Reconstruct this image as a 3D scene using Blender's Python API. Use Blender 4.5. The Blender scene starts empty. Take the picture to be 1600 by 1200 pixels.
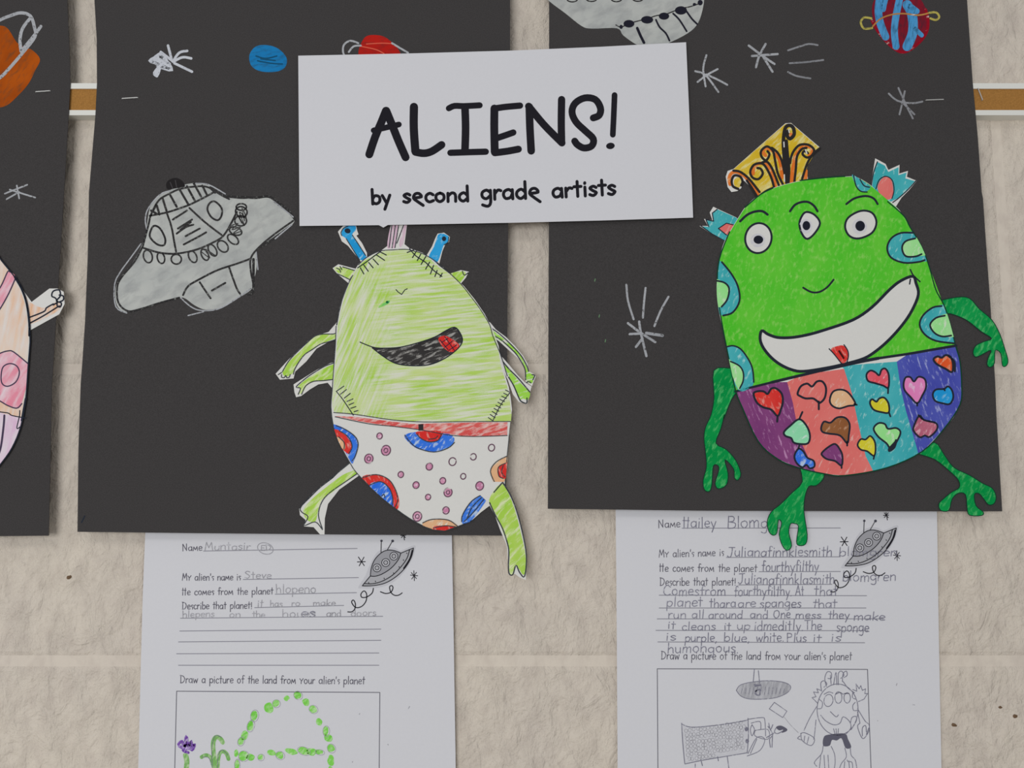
import bpy, math, random
from mathutils import Vector
from mathutils.geometry import tessellate_polygon
random.seed(7)
SC = bpy.context.scene
COL = SC.collection

# ------------------------------------------------------------------ camera
F = 1350.0                      # focal length in pixels of the 1600 px wide frame
PITCH = math.radians(6.5)       # the camera looks slightly up the wall
CAM = Vector((0.0, -0.613, 1.43))
cam = bpy.data.objects.new('camera', bpy.data.cameras.new('camera'))
COL.objects.link(cam)
cam.location = CAM
cam.rotation_euler = (math.radians(90) + PITCH, 0, 0)
cam.data.sensor_width = 36.0
cam.data.lens = 36.0 * F / 1600.0
cam.data.clip_start = 0.01
SC.camera = cam

# ------------------------------------------------------------------ world, lights, exposure
w = bpy.data.worlds.new('world'); SC.world = w
w.use_nodes = True
w.node_tree.nodes['Background'].inputs[0].default_value = (0.97, 0.975, 1.0, 1)
w.node_tree.nodes['Background'].inputs[1].default_value = 0.35
def area(name, loc, rot, sx, sy, power, col):
    l = bpy.data.lights.new(name, 'AREA'); l.shape = 'RECTANGLE'; l.size = sx; l.size_y = sy
    l.energy = power; l.color = col
    o = bpy.data.objects.new(name, l); COL.objects.link(o); o.location = loc; o.rotation_euler = rot
    return o
# out of the picture: two ceiling troffers of the corridor and an added light for an unseen, assumed window, brightening the lower left
area('ceiling_troffer_left_offscreen', (-0.9, -1.5, 2.72), (0, 0, 0), 1.2, 0.6, 6, (1.0, 0.97, 0.93))
area('ceiling_troffer_right_offscreen', (1.5, -1.5, 2.72), (0, 0, 0), 1.2, 0.6, 3, (1.0, 0.97, 0.93))
area('assumed_window_light_offscreen', (-1.1, -3.0, 1.45), (math.radians(90), 0, math.radians(-15)), 1.8, 1.3, 37, (0.97, 0.985, 1.0))
vs = SC.view_settings
vs.view_transform = 'Standard'; vs.look = 'None'; vs.gamma = 1.0; vs.use_curve_mapping = False
vs.exposure = -0.12

# ------------------------------------------------------------------ colours and materials
K = 0.69                        # brightness of a white card on this wall
def lin(c):
    c = c / 255.0
    return c / 12.92 if c <= 0.04045 else ((c + 0.055) / 1.055) ** 2.4
def C(r, g, b):
    return tuple(min(0.95, lin(v) / K) for v in (r, g, b)) + (1.0,)
MATS = {}
def newmat(name):
    m = bpy.data.materials.new(name); m.use_nodes = True
    nt = m.node_tree; bs = nt.nodes['Principled BSDF']
    bs.inputs['Roughness'].default_value = 0.85
    bs.inputs['Specular IOR Level'].default_value = 0.0
    return m, nt, bs
def N(nt, t, **kw):
    n = nt.nodes.new(t)
    for k, v in kw.items(): setattr(n, k, v)
    return n
def ramp(nt, src, p0, c0, p1, c1):
    r = N(nt, 'ShaderNodeValToRGB')
    r.color_ramp.elements[0].position = p0; r.color_ramp.elements[0].color = c0
    r.color_ramp.elements[1].position = p1; r.color_ramp.elements[1].color = c1
    nt.links.new(src, r.inputs[0]); return r
def streak(nt, co, ang, along, across, detail=3.0, dist=0.0):
    mp = N(nt, 'ShaderNodeMapping', vector_type='TEXTURE')
    mp.inputs['Rotation'].default_value = (0, math.radians(ang), 0)
    mp2 = N(nt, 'ShaderNodeMapping'); mp2.inputs['Scale'].default_value = (along, 1, across)
    nt.links.new(co, mp.inputs[0]); nt.links.new(mp.outputs[0], mp2.inputs[0])
    no = N(nt, 'ShaderNodeTexNoise'); no.inputs['Scale'].default_value = 1.0
    no.inputs['Detail'].default_value = detail; no.inputs['Distortion'].default_value = dist
    nt.links.new(mp2.outputs[0], no.inputs['Vector']); return no.outputs[0]
def crayon(name, col, col2=None, flecks=0.3, ang=20, along=70, across=420, paper=(205, 203, 198), ang2=None, split=0.0, soft=0.12):
    """wax crayon rubbed on paper: two tones of the crayon and bare flecks of the sheet"""
    if name in MATS: return MATS[name]
    m, nt, bs = newmat(name)
    tc = N(nt, 'ShaderNodeTexCoord'); co = tc.outputs['Object']
    a = streak(nt, co, -ang, along, across, 4.0, 0.3)
    if ang2 is not None:
        b = streak(nt, co, -ang2, along, across, 4.0, 0.3)
        sp = N(nt, 'ShaderNodeSeparateXYZ'); nt.links.new(co, sp.inputs[0])
        mr = N(nt, 'ShaderNodeMapRange'); mr.inputs[1].default_value = split - 0.012; mr.inputs[2].default_value = split + 0.012
        nt.links.new(sp.outputs[0], mr.inputs[0])
        mx = N(nt, 'ShaderNodeMix'); nt.links.new(mr.outputs[0], mx.inputs[0])
        nt.links.new(b, mx.inputs[2]); nt.links.new(a, mx.inputs[3]); a = mx.outputs[0]
    big = streak(nt, co, -ang, 30, 60, 3.0)
    tone = ramp(nt, big, 0.35, C(*col), 0.68, C(*(col2 or col)))
    grain = streak(nt, co, 0, 1500, 1500, 2.0)
    ad = N(nt, 'ShaderNodeMath', operation='MULTIPLY_ADD'); ad.inputs[1].default_value = 0.22
    nt.links.new(grain, ad.inputs[0]); nt.links.new(a, ad.inputs[2])
    t = 0.61 + (0.5 - flecks) * 0.34
    fk = ramp(nt, ad.outputs[0], t - soft / 2, (0, 0, 0, 1), t + soft / 2, (1, 1, 1, 1))
    mix = N(nt, 'ShaderNodeMix', data_type='RGBA')
    nt.links.new(fk.outputs[0], mix.inputs[0]); nt.links.new(tone.outputs[0], mix.inputs[6])
    mix.inputs[7].default_value = C(*paper)
    nt.links.new(mix.outputs[2], bs.inputs['Base Color'])
    MATS[name] = m; return m
def flat(name, col, rough=0.85, metal=0.0, spec=0.0):
    if name in MATS: return MATS[name]
    m, nt, bs = newmat(name)
    bs.inputs['Base Color'].default_value = C(*col); bs.inputs['Roughness'].default_value = rough
    bs.inputs['Metallic'].default_value = metal; bs.inputs['Specular IOR Level'].default_value = spec
    MATS[name] = m; return m
def papermat(name, col, var=0.03, bump=0.05, scale=900):
    m, nt, bs = newmat(name)
    tc = N(nt, 'ShaderNodeTexCoord')
    no = N(nt, 'ShaderNodeTexNoise'); no.inputs['Scale'].default_value = scale; no.inputs['Detail'].default_value = 4
    nt.links.new(tc.outputs['Object'], no.inputs['Vector'])
    c = C(*col)
    lo = tuple(max(0, v * (1 - var)) for v in c[:3]) + (1,); hi = tuple(min(1, v * (1 + var)) for v in c[:3]) + (1,)
    r = ramp(nt, no.outputs[0], 0.3, lo, 0.7, hi); nt.links.new(r.outputs[0], bs.inputs['Base Color'])
    bp = N(nt, 'ShaderNodeBump'); bp.inputs['Strength'].default_value = bump; bp.inputs['Distance'].default_value = 0.0005
    nt.links.new(no.outputs[0], bp.inputs['Height']); nt.links.new(bp.outputs[0], bs.inputs['Normal'])
    bs.inputs['Roughness'].default_value = 0.9
    MATS[name] = m; return m

M_BLACK = papermat('black_construction_paper', (61, 59, 59), 0.16, 0.25, 1400)
M_WHITE = papermat('white_copy_paper', (197, 197, 201), 0.008, 0.02, 500)
M_CARD = papermat('drawing_paper', (203, 202, 198), 0.01, 0.02, 700)
M_PRINT = flat('printer_ink', (34, 33, 38))
M_FORM = crayon('form_print', (74, 72, 84), (96, 94, 104), 0.12, 0, 700, 700, (150, 150, 158))
M_RULE = flat('ruled_line_print', (132, 131, 140))
M_PEN1 = crayon('light_pencil', (140, 139, 145), (160, 159, 164), 0.15, 30, 500, 500, (185, 185, 190))
M_PEN2 = crayon('dark_pencil', (106, 105, 120), (128, 127, 140), 0.15, 30, 500, 500, (165, 165, 174))
M_INK = flat('marker_ink', (38, 42, 52))
M_INKS = crayon('felt_ink', (50, 54, 58), (68, 72, 74), 0.10, 30, 500, 500, (120, 122, 120))
M_CHAR = crayon('black_pastel', (42, 41, 42), (56, 55, 55), 0.15, 30, 600, 600, (110, 111, 108))
M_CHALK = crayon('chalk', (146, 148, 152), (166, 168, 172), 0.16, 20, 500, 600, (88, 87, 88))
M_CHALKT = crayon('thick_chalk', (176, 179, 186), (190, 193, 200), 0.10, 20, 500, 600, (140, 142, 148))
M_CHALKF = crayon('faint_chalk', (118, 119, 123), (138, 139, 143), 0.18, 20, 500, 600, (80, 79, 80))
M_GREYP = crayon('grey_pastel', (174, 176, 172), (160, 163, 161), 0.10, 30, 90, 160, (140, 142, 142), soft=0.4)
M_GREEN1 = crayon('lime_crayon', (160, 196, 76), (186, 202, 130), 0.42, 6, 40, 560, (204, 206, 190), ang2=68, split=-0.036, soft=0.26)
M_LIMB1 = crayon('lime_crayon_limb', (150, 194, 66), (172, 200, 96), 0.26, 45, 80, 380, (205, 212, 170), soft=0.2)
M_GREEN2 = crayon('grass_green_crayon', (74, 182, 44), (96, 188, 56), 0.09, 75, 220, 420, (134, 196, 92), soft=0.25)
M_LIMB2 = crayon('dark_green_crayon', (8, 130, 62), (22, 146, 72), 0.10, 60, 160, 480, (90, 178, 110), soft=0.25)
M_MINT = crayon('mint_crayon', (136, 214, 128), (160, 222, 150), 0.16, 70, 160, 480, (196, 220, 186))
M_SEA = crayon('sea_mint_crayon', (130, 205, 160), (150, 212, 172), 0.16, 30, 160, 480, (190, 216, 200))
M_TEAL = crayon('teal_crayon', (58, 158, 164), (74, 168, 174), 0.09, 65, 160, 480, (150, 196, 194))
M_PURP = crayon('purple_crayon', (114, 56, 108), (128, 68, 118), 0.12, 110, 120, 480, (176, 128, 168))
M_ROSE = crayon('rose_crayon', (208, 104, 100), (214, 114, 108), 0.08, 60, 120, 480, (226, 164, 156))
M_BLUE = crayon('violet_blue_crayon', (66, 72, 158), (78, 86, 168), 0.14, 105, 120, 480, (150, 156, 200))
M_SKY = crayon('sky_blue_crayon', (30, 138, 196), (52, 154, 208), 0.13, 50, 160, 480, (140, 186, 210))
M_ROYAL = crayon('royal_blue_crayon', (42, 100, 208), (68, 122, 214), 0.25, 50, 160, 480, (170, 188, 214))
M_YEL = crayon('yellow_crayon', (196, 164, 36), (202, 174, 58), 0.18, 45, 90, 400, (222, 212, 160), soft=0.25)
M_OLIVE = crayon('olive_yellow_crayon', (196, 186, 44), (206, 196, 60), 0.12, 60, 160, 480, (216, 210, 130))
M_ORG = crayon('orange_crayon', (204, 104, 38), (210, 118, 54), 0.10, 60, 160, 480, (226, 176, 130))
M_PEACH = crayon('peach_crayon', (232, 162, 122), (236, 172, 134), 0.16, 60, 160, 480, (230, 206, 190))
M_RED = crayon('red_crayon', (198, 44, 42), (206, 60, 54), 0.16, 110, 160, 480, (220, 140, 130))
M_BAND = crayon('brick_red_crayon', (198, 76, 74), (206, 98, 92), 0.36, 20, 130, 460, (218, 178, 172), soft=0.2)
M_PINK = crayon('pink_crayon', (218, 112, 168), (224, 130, 180), 0.14, 90, 160, 480, (226, 176, 200))
M_CORAL = crayon('coral_crayon', (220, 104, 124), (212, 76, 84), 0.14, 60, 160, 480, (226, 170, 176))
M_SCAR = crayon('scarlet_crayon', (216, 78, 36), (222, 94, 52), 0.16, 60, 160, 480, (226, 160, 130))
M_MAUVE = crayon('mauve_crayon', (166, 84, 106), (182, 106, 126), 0.22, 60, 160, 480, (206, 160, 170))
M_BROWN = crayon('brown_crayon', (128, 80, 48), (142, 92, 58), 0.1, 60, 160, 480, (180, 140, 112))
M_DOTP = crayon('dusty_pink_crayon', (184, 120, 152), (200, 146, 170), 0.22, 40, 300, 500, (214, 190, 202))
M_BLK = crayon('black_crayon', (50, 48, 48), (62, 60, 59), 0.28, 20, 120, 500, (150, 148, 144))
M_STALK = crayon('lilac_pencil', (190, 158, 176), (204, 180, 192), 0.3, 85, 90, 600, (208, 204, 204))
M_SKIN = crayon('pale_orange_pencil', (222, 166, 130), (214, 190, 172), 0.42, 82, 40, 300, (208, 202, 198), soft=0.4)
M_PPINK = crayon('soft_pink_pencil', (222, 122, 142), (218, 156, 170), 0.26, 60, 60, 260, (214, 196, 202), soft=0.35)
M_LAV = crayon('lavender_pencil', (204, 172, 196), (208, 190, 204), 0.35, 80, 50, 260, (208, 202, 206), soft=0.35)
M_PLORG = crayon('orange_pastel', (164, 78, 22), (140, 62, 18), 0.10, 55, 120, 300, (110, 66, 38), soft=0.3)
M_PLBLU = crayon('blue_pastel', (26, 108, 164), (34, 118, 172), 0.10, 10, 120, 380, (40, 76, 100), soft=0.3)
M_PLRED = crayon('red_pastel', (170, 34, 28), (156, 28, 24), 0.08, 10, 120, 380, (100, 40, 38), soft=0.3)
M_PLDRD = crayon('dark_red_pastel', (112, 26, 40), (128, 30, 44), 0.14, 80, 160, 480, (66, 36, 48), soft=0.3)
M_PLSKY = crayon('pale_blue_pastel', (66, 136, 186), (80, 148, 194), 0.14, 80, 120, 480, (50, 82, 110), soft=0.3)
M_PLYEL = crayon('yellow_chalk', (176, 166, 84), (164, 152, 78), 0.2, 10, 300, 480, (98, 92, 58), soft=0.3)
M_LEAF = crayon('leaf_green_pencil', (106, 190, 66), (130, 200, 92), 0.24, 40, 220, 480, (180, 214, 160), soft=0.25)
M_STEM = crayon('stem_green_pencil', (104, 158, 84), (122, 172, 98), 0.24, 70, 220, 480, (180, 200, 160), soft=0.25)
M_VIOL = crayon('violet_pencil', (104, 62, 150), (124, 84, 166), 0.25, 60, 220, 480, (186, 170, 204), soft=0.25)
M_PGREY = crayon('pencil_shading', (146, 146, 152), (160, 160, 165), 0.3, 75, 120, 520, (182, 182, 187), soft=0.3)
M_CLIP = flat('print_grey', (162, 162, 166))
M_CLIPH = flat('print_pale_border', (184, 184, 189))
M_PUPIL = flat('pupil_ink', (32, 34, 44))
M_DKG = crayon('dark_green_smear', (70, 170, 90), (110, 190, 100), 0.35, 35, 120, 480, (180, 208, 110), soft=0.3)

def wallmat(name, strength, dist_):
    m, nt, bs = newmat(name)
    g = N(nt, 'ShaderNodeNewGeometry'); co = g.outputs['Position']
    def noise(scale, det, sx=1, sz=1, rot=0, rough=0.55, dist=0.0):
        mp = N(nt, 'ShaderNodeMapping'); mp.inputs['Scale'].default_value = (sx, 1, sz)
        mp.inputs['Rotation'].default_value = (0, math.radians(rot), 0)
        nt.links.new(co, mp.inputs[0])
        n = N(nt, 'ShaderNodeTexNoise'); n.inputs['Scale'].default_value = scale; n.inputs['Detail'].default_value = det
        n.inputs['Roughness'].default_value = rough; n.inputs['Distortion'].default_value = dist
        nt.links.new(mp.outputs[0], n.inputs['Vector']); return n.outputs[0]
    patch = noise(14, 4); mott = noise(110, 5, 1.0, 0.6, 30)
    r1 = ramp(nt, patch, 0.32, C(192, 182, 171), 0.7, C(203, 193, 178))
    r2 = ramp(nt, mott, 0.36, C(184, 174, 164), 0.56, C(202, 193, 181))
    mx = N(nt, 'ShaderNodeMix', data_type='RGBA'); mx.inputs[0].default_value = 0.5
    nt.links.new(r1.outputs[0], mx.inputs[6]); nt.links.new(r2.outputs[0], mx.inputs[7])
    grime = ramp(nt, noise(75, 6, 1.0, 0.7, 35, 0.65, 0.8), 0.62, (0, 0, 0, 1), 0.80, (0.45, 0.45, 0.45, 1))
    mx2 = N(nt, 'ShaderNodeMix', data_type='RGBA'); nt.links.new(grime.outputs[0], mx2.inputs[0])
    nt.links.new(mx.outputs[2], mx2.inputs[6]); mx2.inputs[7].default_value = C(164, 152, 139)
    nt.links.new(mx2.outputs[2], bs.inputs['Base Color'])
    h1 = noise(62, 7, 1.0, 0.62, 35, 0.6, 0.8); h2 = noise(190, 4, 1.0, 0.8, 20, 0.6)
    h = N(nt, 'ShaderNodeMath', operation='MULTIPLY_ADD'); h.inputs[1].default_value = 0.42
    nt.links.new(h2, h.inputs[0]); nt.links.new(h1, h.inputs[2])
    bp = N(nt, 'ShaderNodeBump'); bp.inputs['Strength'].default_value = strength; bp.inputs['Distance'].default_value = dist_
    nt.links.new(h.outputs[0], bp.inputs['Height']); nt.links.new(bp.outputs[0], bs.inputs['Normal'])
    bs.inputs['Roughness'].default_value = 0.7
    return m
M_WALL = wallmat('cream_painted_block', 0.8, 0.007)
M_MORT = wallmat('painted_mortar', 0.3, 0.003)
M_CORK = papermat('cork', (150, 108, 58), 0.14, 0.5, 900)
M_ALU = flat('white_enamel_rail', (206, 206, 200), 0.5, 0.0, 0.4)
M_STEEL = flat('staple_steel', (170, 170, 168), 0.35, 0.6, 0.5)
M_PIT = flat('bare_block_brown', (104, 84, 66))
M_FLOOR = papermat('vinyl_tile', (150, 146, 138), 0.05, 0.05, 30)

# ------------------------------------------------------------------ geometry helpers
class Surf:
    """a sheet hanging at y = -(a + b*(z - 1.5))"""
    def __init__(s, a, b=0.0): s.a, s.b = a, b
    def hit(s, px, py, off=0.0):
        u = (px - 800.0) / F; v = (py - 600.0) / F
        d = Vector((u, math.cos(PITCH) + v * math.sin(PITCH), math.sin(PITCH) - v * math.cos(PITCH)))
        # CAM.y + t*d.y = -(a + off + b*(CAM.z + t*d.z - 1.5))
        t = -(s.a + off + s.b * (CAM.z - 1.5) + CAM.y) / (d.y + s.b * d.z)
        return CAM + d * t
def zf(ox, oy, s):
    def f(st):
        a = [float(x) for x in st.split()]
        return [(ox + a[i] * s, oy + a[i + 1] * s) for i in range(0, len(a), 2)]
    return f
px = zf(0, 0, 1)
q00, q10, q20, q30 = [zf(400 * i, 0, .25) for i in range(4)]
q01, q11, q21, q31 = [zf(400 * i, 300, .25) for i in range(4)]
q02, q12, q22, q32 = [zf(400 * i, 600, .25) for i in range(4)]
q03, q13, q23, q33 = [zf(400 * i, 900, .25) for i in range(4)]
sa = zf(170, 265, .2); c3 = zf(420, 340, .1375); c4 = zf(420, 490, .13333); c5 = zf(700, 480, .13333)
c6 = zf(720, 680, .19162); c7 = zf(1080, 180, .15); c8 = zf(860, 0, .1625); d1 = zf(1080, 480, .15)
d2 = zf(1140, 540, .125); d3 = zf(1320, 530, .125); d4 = zf(540, 820, .13333); d8 = zf(0, 370, .3085)

def smooth(p, closed=False, n=4):
    m = len(p)
    if m < 3: return list(p)
    out = []
    for i in range(m if closed else m - 1):
        if closed: a, b, c, d = p[i - 1], p[i], p[(i + 1) % m], p[(i + 2) % m]
        else: a, b, c, d = p[max(i - 1, 0)], p[i], p[i + 1], p[min(i + 2, m - 1)]
        for k in range(n):
            t = k / n; t2 = t * t; t3 = t2 * t
            out.append(tuple(0.5 * (2 * b[j] + (c[j] - a[j]) * t + (2 * a[j] - 5 * b[j] + 4 * c[j] - d[j]) * t2 + (3 * b[j] - a[j] - 3 * c[j] + d[j]) * t3) for j in (0, 1)))
    if not closed: out.append(p[-1])
    return out
def ell(cx, cy, rx, ry=None, rot=0, n=20):
    ry = ry or rx; a = math.radians(rot); o = []
    for i in range(n):
        t = 2 * math.pi * i / n; x = rx * math.cos(t); y = ry * math.sin(t)
        o.append((cx + x * math.cos(a) - y * math.sin(a), cy + x * math.sin(a) + y * math.cos(a)))
    return o
def hull(p):
    p = sorted(set(p))
    def half(q):
        h = []
        for c in q:
            while len(h) > 1 and (h[-1][0] - h[-2][0]) * (c[1] - h[-2][1]) - (h[-1][1] - h[-2][1]) * (c[0] - h[-2][0]) <= 0: h.pop()
            h.append(c)
        return h
    return half(p)[:-1] + half(p[::-1])[:-1]
def clip(sub, cl):
    out = list(sub)
    for i in range(len(cl)):
        a, b = cl[i - 1], cl[i]; src, out = out, []
        side = lambda p: (b[0] - a[0]) * (p[1] - a[1]) - (b[1] - a[1]) * (p[0] - a[0])
        for j in range(len(src)):
            s, e = src[j - 1], src[j]; ss, se = side(s), side(e)
            if (ss < 0) != (se < 0):
                t = ss / (ss - se); out.append((s[0] + (e[0] - s[0]) * t, s[1] + (e[1] - s[1]) * t))
            if se >= 0: out.append(e)
        if not out: return []
    return out

def props(o, label=None, cat=None, group=None, kind=None):
    for k, v in (('label', label), ('category', cat), ('group', group), ('kind', kind)):
        if v: o[k] = v
    return o
def link_mesh(name, verts, faces, mat, parent=None):
    me = bpy.data.meshes.new(name); me.from_pydata([tuple(v) for v in verts], [], faces); me.update()
    me.materials.append(mat)
    o = bpy.data.objects.new(name, me); COL.objects.link(o)
    if parent: o.parent = parent
    return o

SPLIT = {'chalk_edge', 'saucer_outline', 'saucer_line', 'saucer_band_stripe', 'planet_ring', 'planet_streak', 'spot_line', 'crown_colour', 'target_patch_line', 'ear_line', 'bare_paper_fleck', 'band_line', 'ink_outline'}
class Thing:
    """one sheet or cut-out: its surface, its origin and helpers that draw on it"""
    def __init__(s, name, surf, anchor, label, cat, group=None, slab=None, mat=None, thick=0.0004, root_off=0.0):
        s.surf = surf; s.org = surf.hit(*anchor)
        if slab: s.root = None; s.root = s.slab(name, slab, mat, 0.0, thick, parent=False)
        else:
            s.root = bpy.data.objects.new(name, None); s.root.empty_display_size = 0.02; COL.objects.link(s.root)
        s.root.location = s.org
        props(s.root, label, cat, group)
    def P(s, p, off): return s.surf.hit(p[0], p[1], off) - s.org
    def fill(s, name, pts, mat, off, parent=None, sm=True, label=None):
        if sm: pts = smooth(pts, True)
        v = [s.P(p, off) for p in pts]
        tri = tessellate_polygon([[Vector((p[0], p[1], 0)) for p in pts]])
        fs = []
        for t in tri:
            a, b, c = [pts[i] for i in t]
            cr = (b[0] - a[0]) * (c[1] - a[1]) - (b[1] - a[1]) * (c[0] - a[0])
            fs.append(tuple(t) if cr < 0 else (t[0], t[2], t[1]))      # face the viewer's side of the sheet
        o = link_mesh(name, v, fs, mat, parent or s.root)
        if label: o['label'] = label
        return o
    def slab(s, name, pts, mat, off, thick=0.00025, parent=None, sm=False):
        if sm: pts = smooth(pts, True, 3)
        area2 = sum(pts[i - 1][0] * pts[i][1] - pts[i][0] * pts[i - 1][1] for i in range(len(pts)))
        if area2 > 0: pts = pts[::-1]
        n = len(pts)
        v = [s.P(p, off) for p in pts]; v += [q + Vector((0, thick, 0)) for q in v]
        tri = tessellate_polygon([[Vector((p[0], p[1], 0)) for p in pts]])
        fs = []
        for t in tri:
            a, b, c = [pts[i] for i in t]
            cr = (b[0] - a[0]) * (c[1] - a[1]) - (b[1] - a[1]) * (c[0] - a[0])
            t = tuple(t) if cr < 0 else (t[0], t[2], t[1])
            fs.append(t); fs.append(tuple(i + n for i in t[::-1]))
        for i in range(n):
            j = (i + 1) % n; fs.append((j, i, i + n, j + n))
        return link_mesh(name, v, fs, mat, None if parent is False else (parent or s.root))
    def ink(s, name, strokes, wpx, mat, off, parent=None, sm=True, closed=False, label=None):
        """strokes: list of pixel polylines drawn as round ended ribbons of wpx pixels"""
        if name in SPLIT and len(strokes) > 1:
            return [s.ink(name, [st], wpx, mat, off + 4e-6 * (k % 8), parent, sm, closed, label) for k, st in enumerate(strokes)][0]
        V, FS = [], []; off0 = off; todo = []
        for st in strokes:
            wd = wpx
            if isinstance(st, tuple) and isinstance(st[0], list): st, wd = st
            p = [st[0]]
            for a in st[1:]:
                if abs(a[0] - p[-1][0]) + abs(a[1] - p[-1][1]) > 0.02: p.append(a)
            if len(p) == 1: p.append((p[0][0] + 0.3, p[0][1]))
            if sm: p = smooth(p, closed)
            runs = [[p[0]]]
            for i in range(1, len(p)):
                runs[-1].append(p[i])
                if not closed and not sm and i < len(p) - 1:
                    ax, ay = p[i][0] - p[i - 1][0], p[i][1] - p[i - 1][1]; bx, by = p[i + 1][0] - p[i][0], p[i + 1][1] - p[i][1]
                    if ax * bx + ay * by < 0.55 * math.hypot(ax, ay) * math.hypot(bx, by): runs.append([p[i]])
            todo += [(q_, wd) for q_ in runs]
        for k_, (p, wd) in enumerate(todo):
            off = off0 + 4e-6 * (k_ % 8)
            n = len(p); h = wd / 2.0; L, R = [], []
            for i in range(n):
                if closed: a, b = p[i - 1], p[(i + 1) % n]
                else: a, b = p[max(i - 1, 0)], p[min(i + 1, n - 1)]
                dx, dy = b[0] - a[0], b[1] - a[1]; l = math.hypot(dx, dy) or 1.0
                nx, ny = -dy / l, dx / l
                L.append((p[i][0] + nx * h, p[i][1] + ny * h)); R.append((p[i][0] - nx * h, p[i][1] - ny * h))
            base = len(V)
            for a, b in zip(L, R): V += [s.P(a, off), s.P(b, off)]
            for i in range(n if closed else n - 1):
                j = (i + 1) % n
                FS.append((base + 2 * i, base + 2 * j, base + 2 * j + 1, base + 2 * i + 1))
            if not closed and wd > 0.9:
                for e, (c, o) in enumerate(((p[0], p[1]), (p[-1], p[-2]))):
                    ang = math.atan2(c[1] - o[1], c[0] - o[0]); k = 6; b0 = len(V)
                    for q in range(k + 1):
                        t = ang - math.pi / 2 + math.pi * q / k
                        V.append(s.P((c[0] + h * math.cos(t), c[1] + h * math.sin(t)), off))
                    FS.append(tuple(range(b0 + k, b0 - 1, -1)))
        o = link_mesh(name, V, FS, mat, parent or s.root)
        if label: o['label'] = label
        return o

# ------------------------------------------------------------------ single stroke hand lettering
G = {
'a': ".75|.62 .75 .4 .98 .12 .8 .05 .4 .2 .05 .5 .15 .62 .5/!.64 .95 .66 0",
'b': ".7|!.08 1.75 .08 0/.08 .6 .3 .98 .62 .8 .62 .25 .35 0 .08 .2",
'c': ".62|.58 .82 .35 1 .1 .75 .08 .3 .3 0 .6 .15",
'd': ".74|.62 .7 .38 .98 .1 .7 .1 .25 .35 0 .62 .3/!.64 1.75 .66 0",
'e': ".66|.08 .52 .6 .58 .5 .95 .2 .95 .06 .5 .2 .05 .6 .12",
'f': ".5|.55 1.6 .38 1.75 .24 1.5 .24 0/!.02 .95 .5 .98",
'g': ".74|.62 .75 .38 .98 .1 .75 .1 .3 .35 .08 .62 .4/.64 .95 .64 -.3 .45 -.7 .1 -.55",
'h': ".7|!.08 1.75 .08 0/.08 .6 .35 .98 .58 .8 .6 0",
'i': ".3|!.14 .95 .14 0/!.14 1.35 .15 1.42",
'k': ".62|!.08 1.75 .08 0/!.55 .95 .1 .45 .58 0",
'l': ".3|!.14 1.75 .14 0",
'm': "1.02|!.08 .95 .08 0/.08 .6 .28 .98 .46 .8 .48 0/.48 .6 .7 .98 .9 .8 .92 0",
'n': ".72|!.08 .95 .08 0/.08 .6 .35 .98 .6 .8 .62 0",
'o': ".74|.36 1 .1 .8 .08 .3 .34 0 .62 .3 .6 .8 .36 1",
'p': ".72|!.08 .95 .08 -.7/.08 .7 .35 .98 .64 .75 .6 .2 .35 .02 .08 .25",
'r': ".52|!.08 .95 .08 0/.08 .55 .3 .95 .5 .88",
's': ".55|.5 .85 .3 1 .08 .8 .28 .52 .5 .3 .3 0 .05 .12",
't': ".52|!.25 1.6 .25 0/!.02 1.05 .5 1.05",
'u': ".7|.08 .95 .08 .3 .3 0 .58 .3/!.6 .95 .62 0",
'v': ".62|!.05 .95 .3 0 .58 .95",
'w': ".92|!.05 .95 .22 0 .45 .8 .66 0 .86 .95",
'y': ".68|!.05 .95 .34 .1/!.64 .95 .2 -.7",
'A': "1|!.02 0 .45 1.7 .9 0/!.18 .6 .75 .62", 'B': ".85|!.1 1.7 .12 0/.1 1.68 .6 1.6 .62 1.05 .14 .9/.14 .9 .8 .7 .7 .1 .12 0",
'C': ".9|.85 1.4 .5 1.75 .12 1.2 .1 .5 .4 0 .85 .2", 'D': ".95|!.12 1.7 .12 0/.0 1.7 .6 1.5 .85 .85 .55 .15 .05 0",
'E': ".75|!.1 1.6 .1 0/!.1 1.6 .7 1.6/!.1 .8 .6 .8/!.1 0 .7 0", 'H': ".85|!.12 1.75 .12 0/!.6 1.75 .6 0/!0 1.2 .75 1.2",
'J': ".8|.55 1.65 .55 .4 .3 0 .05 .2/!.15 1.65 .85 1.68", 'M': "1.1|!.04 0 .2 1.7 .5 .5 .85 1.7 1.0 0",
'N': ".95|!.1 0 .1 1.7 .75 .1 .75 1.75", 'O': "1|.5 1.5 .12 1.2 .1 .4 .45 0 .85 .4 .82 1.2 .5 1.5",
'P': ".8|!.12 1.7 .12 0/.12 1.65 .6 1.6 .65 1 .14 .85", 'S': ".8|.72 1.45 .42 1.7 .1 1.35 .4 .9 .7 .5 .4 0 .05 .2",
'T': ".8|!.4 1.7 .4 0/!.0 1.68 .8 1.7", 'Y': ".72|!.0 1.1 .32 .6/!.66 1.15 .3 .55 .28 0",
'^': ".9|!.02 0 .14 .95 .42 .25 .7 1 .82 0", '~': ".46|.45 .92 .18 .98 .1 .7 .4 .4 .3 .02",
'&': ".82|.1 .5 .66 .62 .5 1 .22 .95 .1 .5 .35 .12 .78 -.38",
'.': ".3|!.1 .0 .12 .06", ',': ".3|!.15 .1 .05 -.25", '!': ".3|!.14 1.5 .14 .4/!.14 .0 .15 .06", "'": ".25|!.14 1.6 .1 1.15", ' ': ".55|",
}
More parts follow.
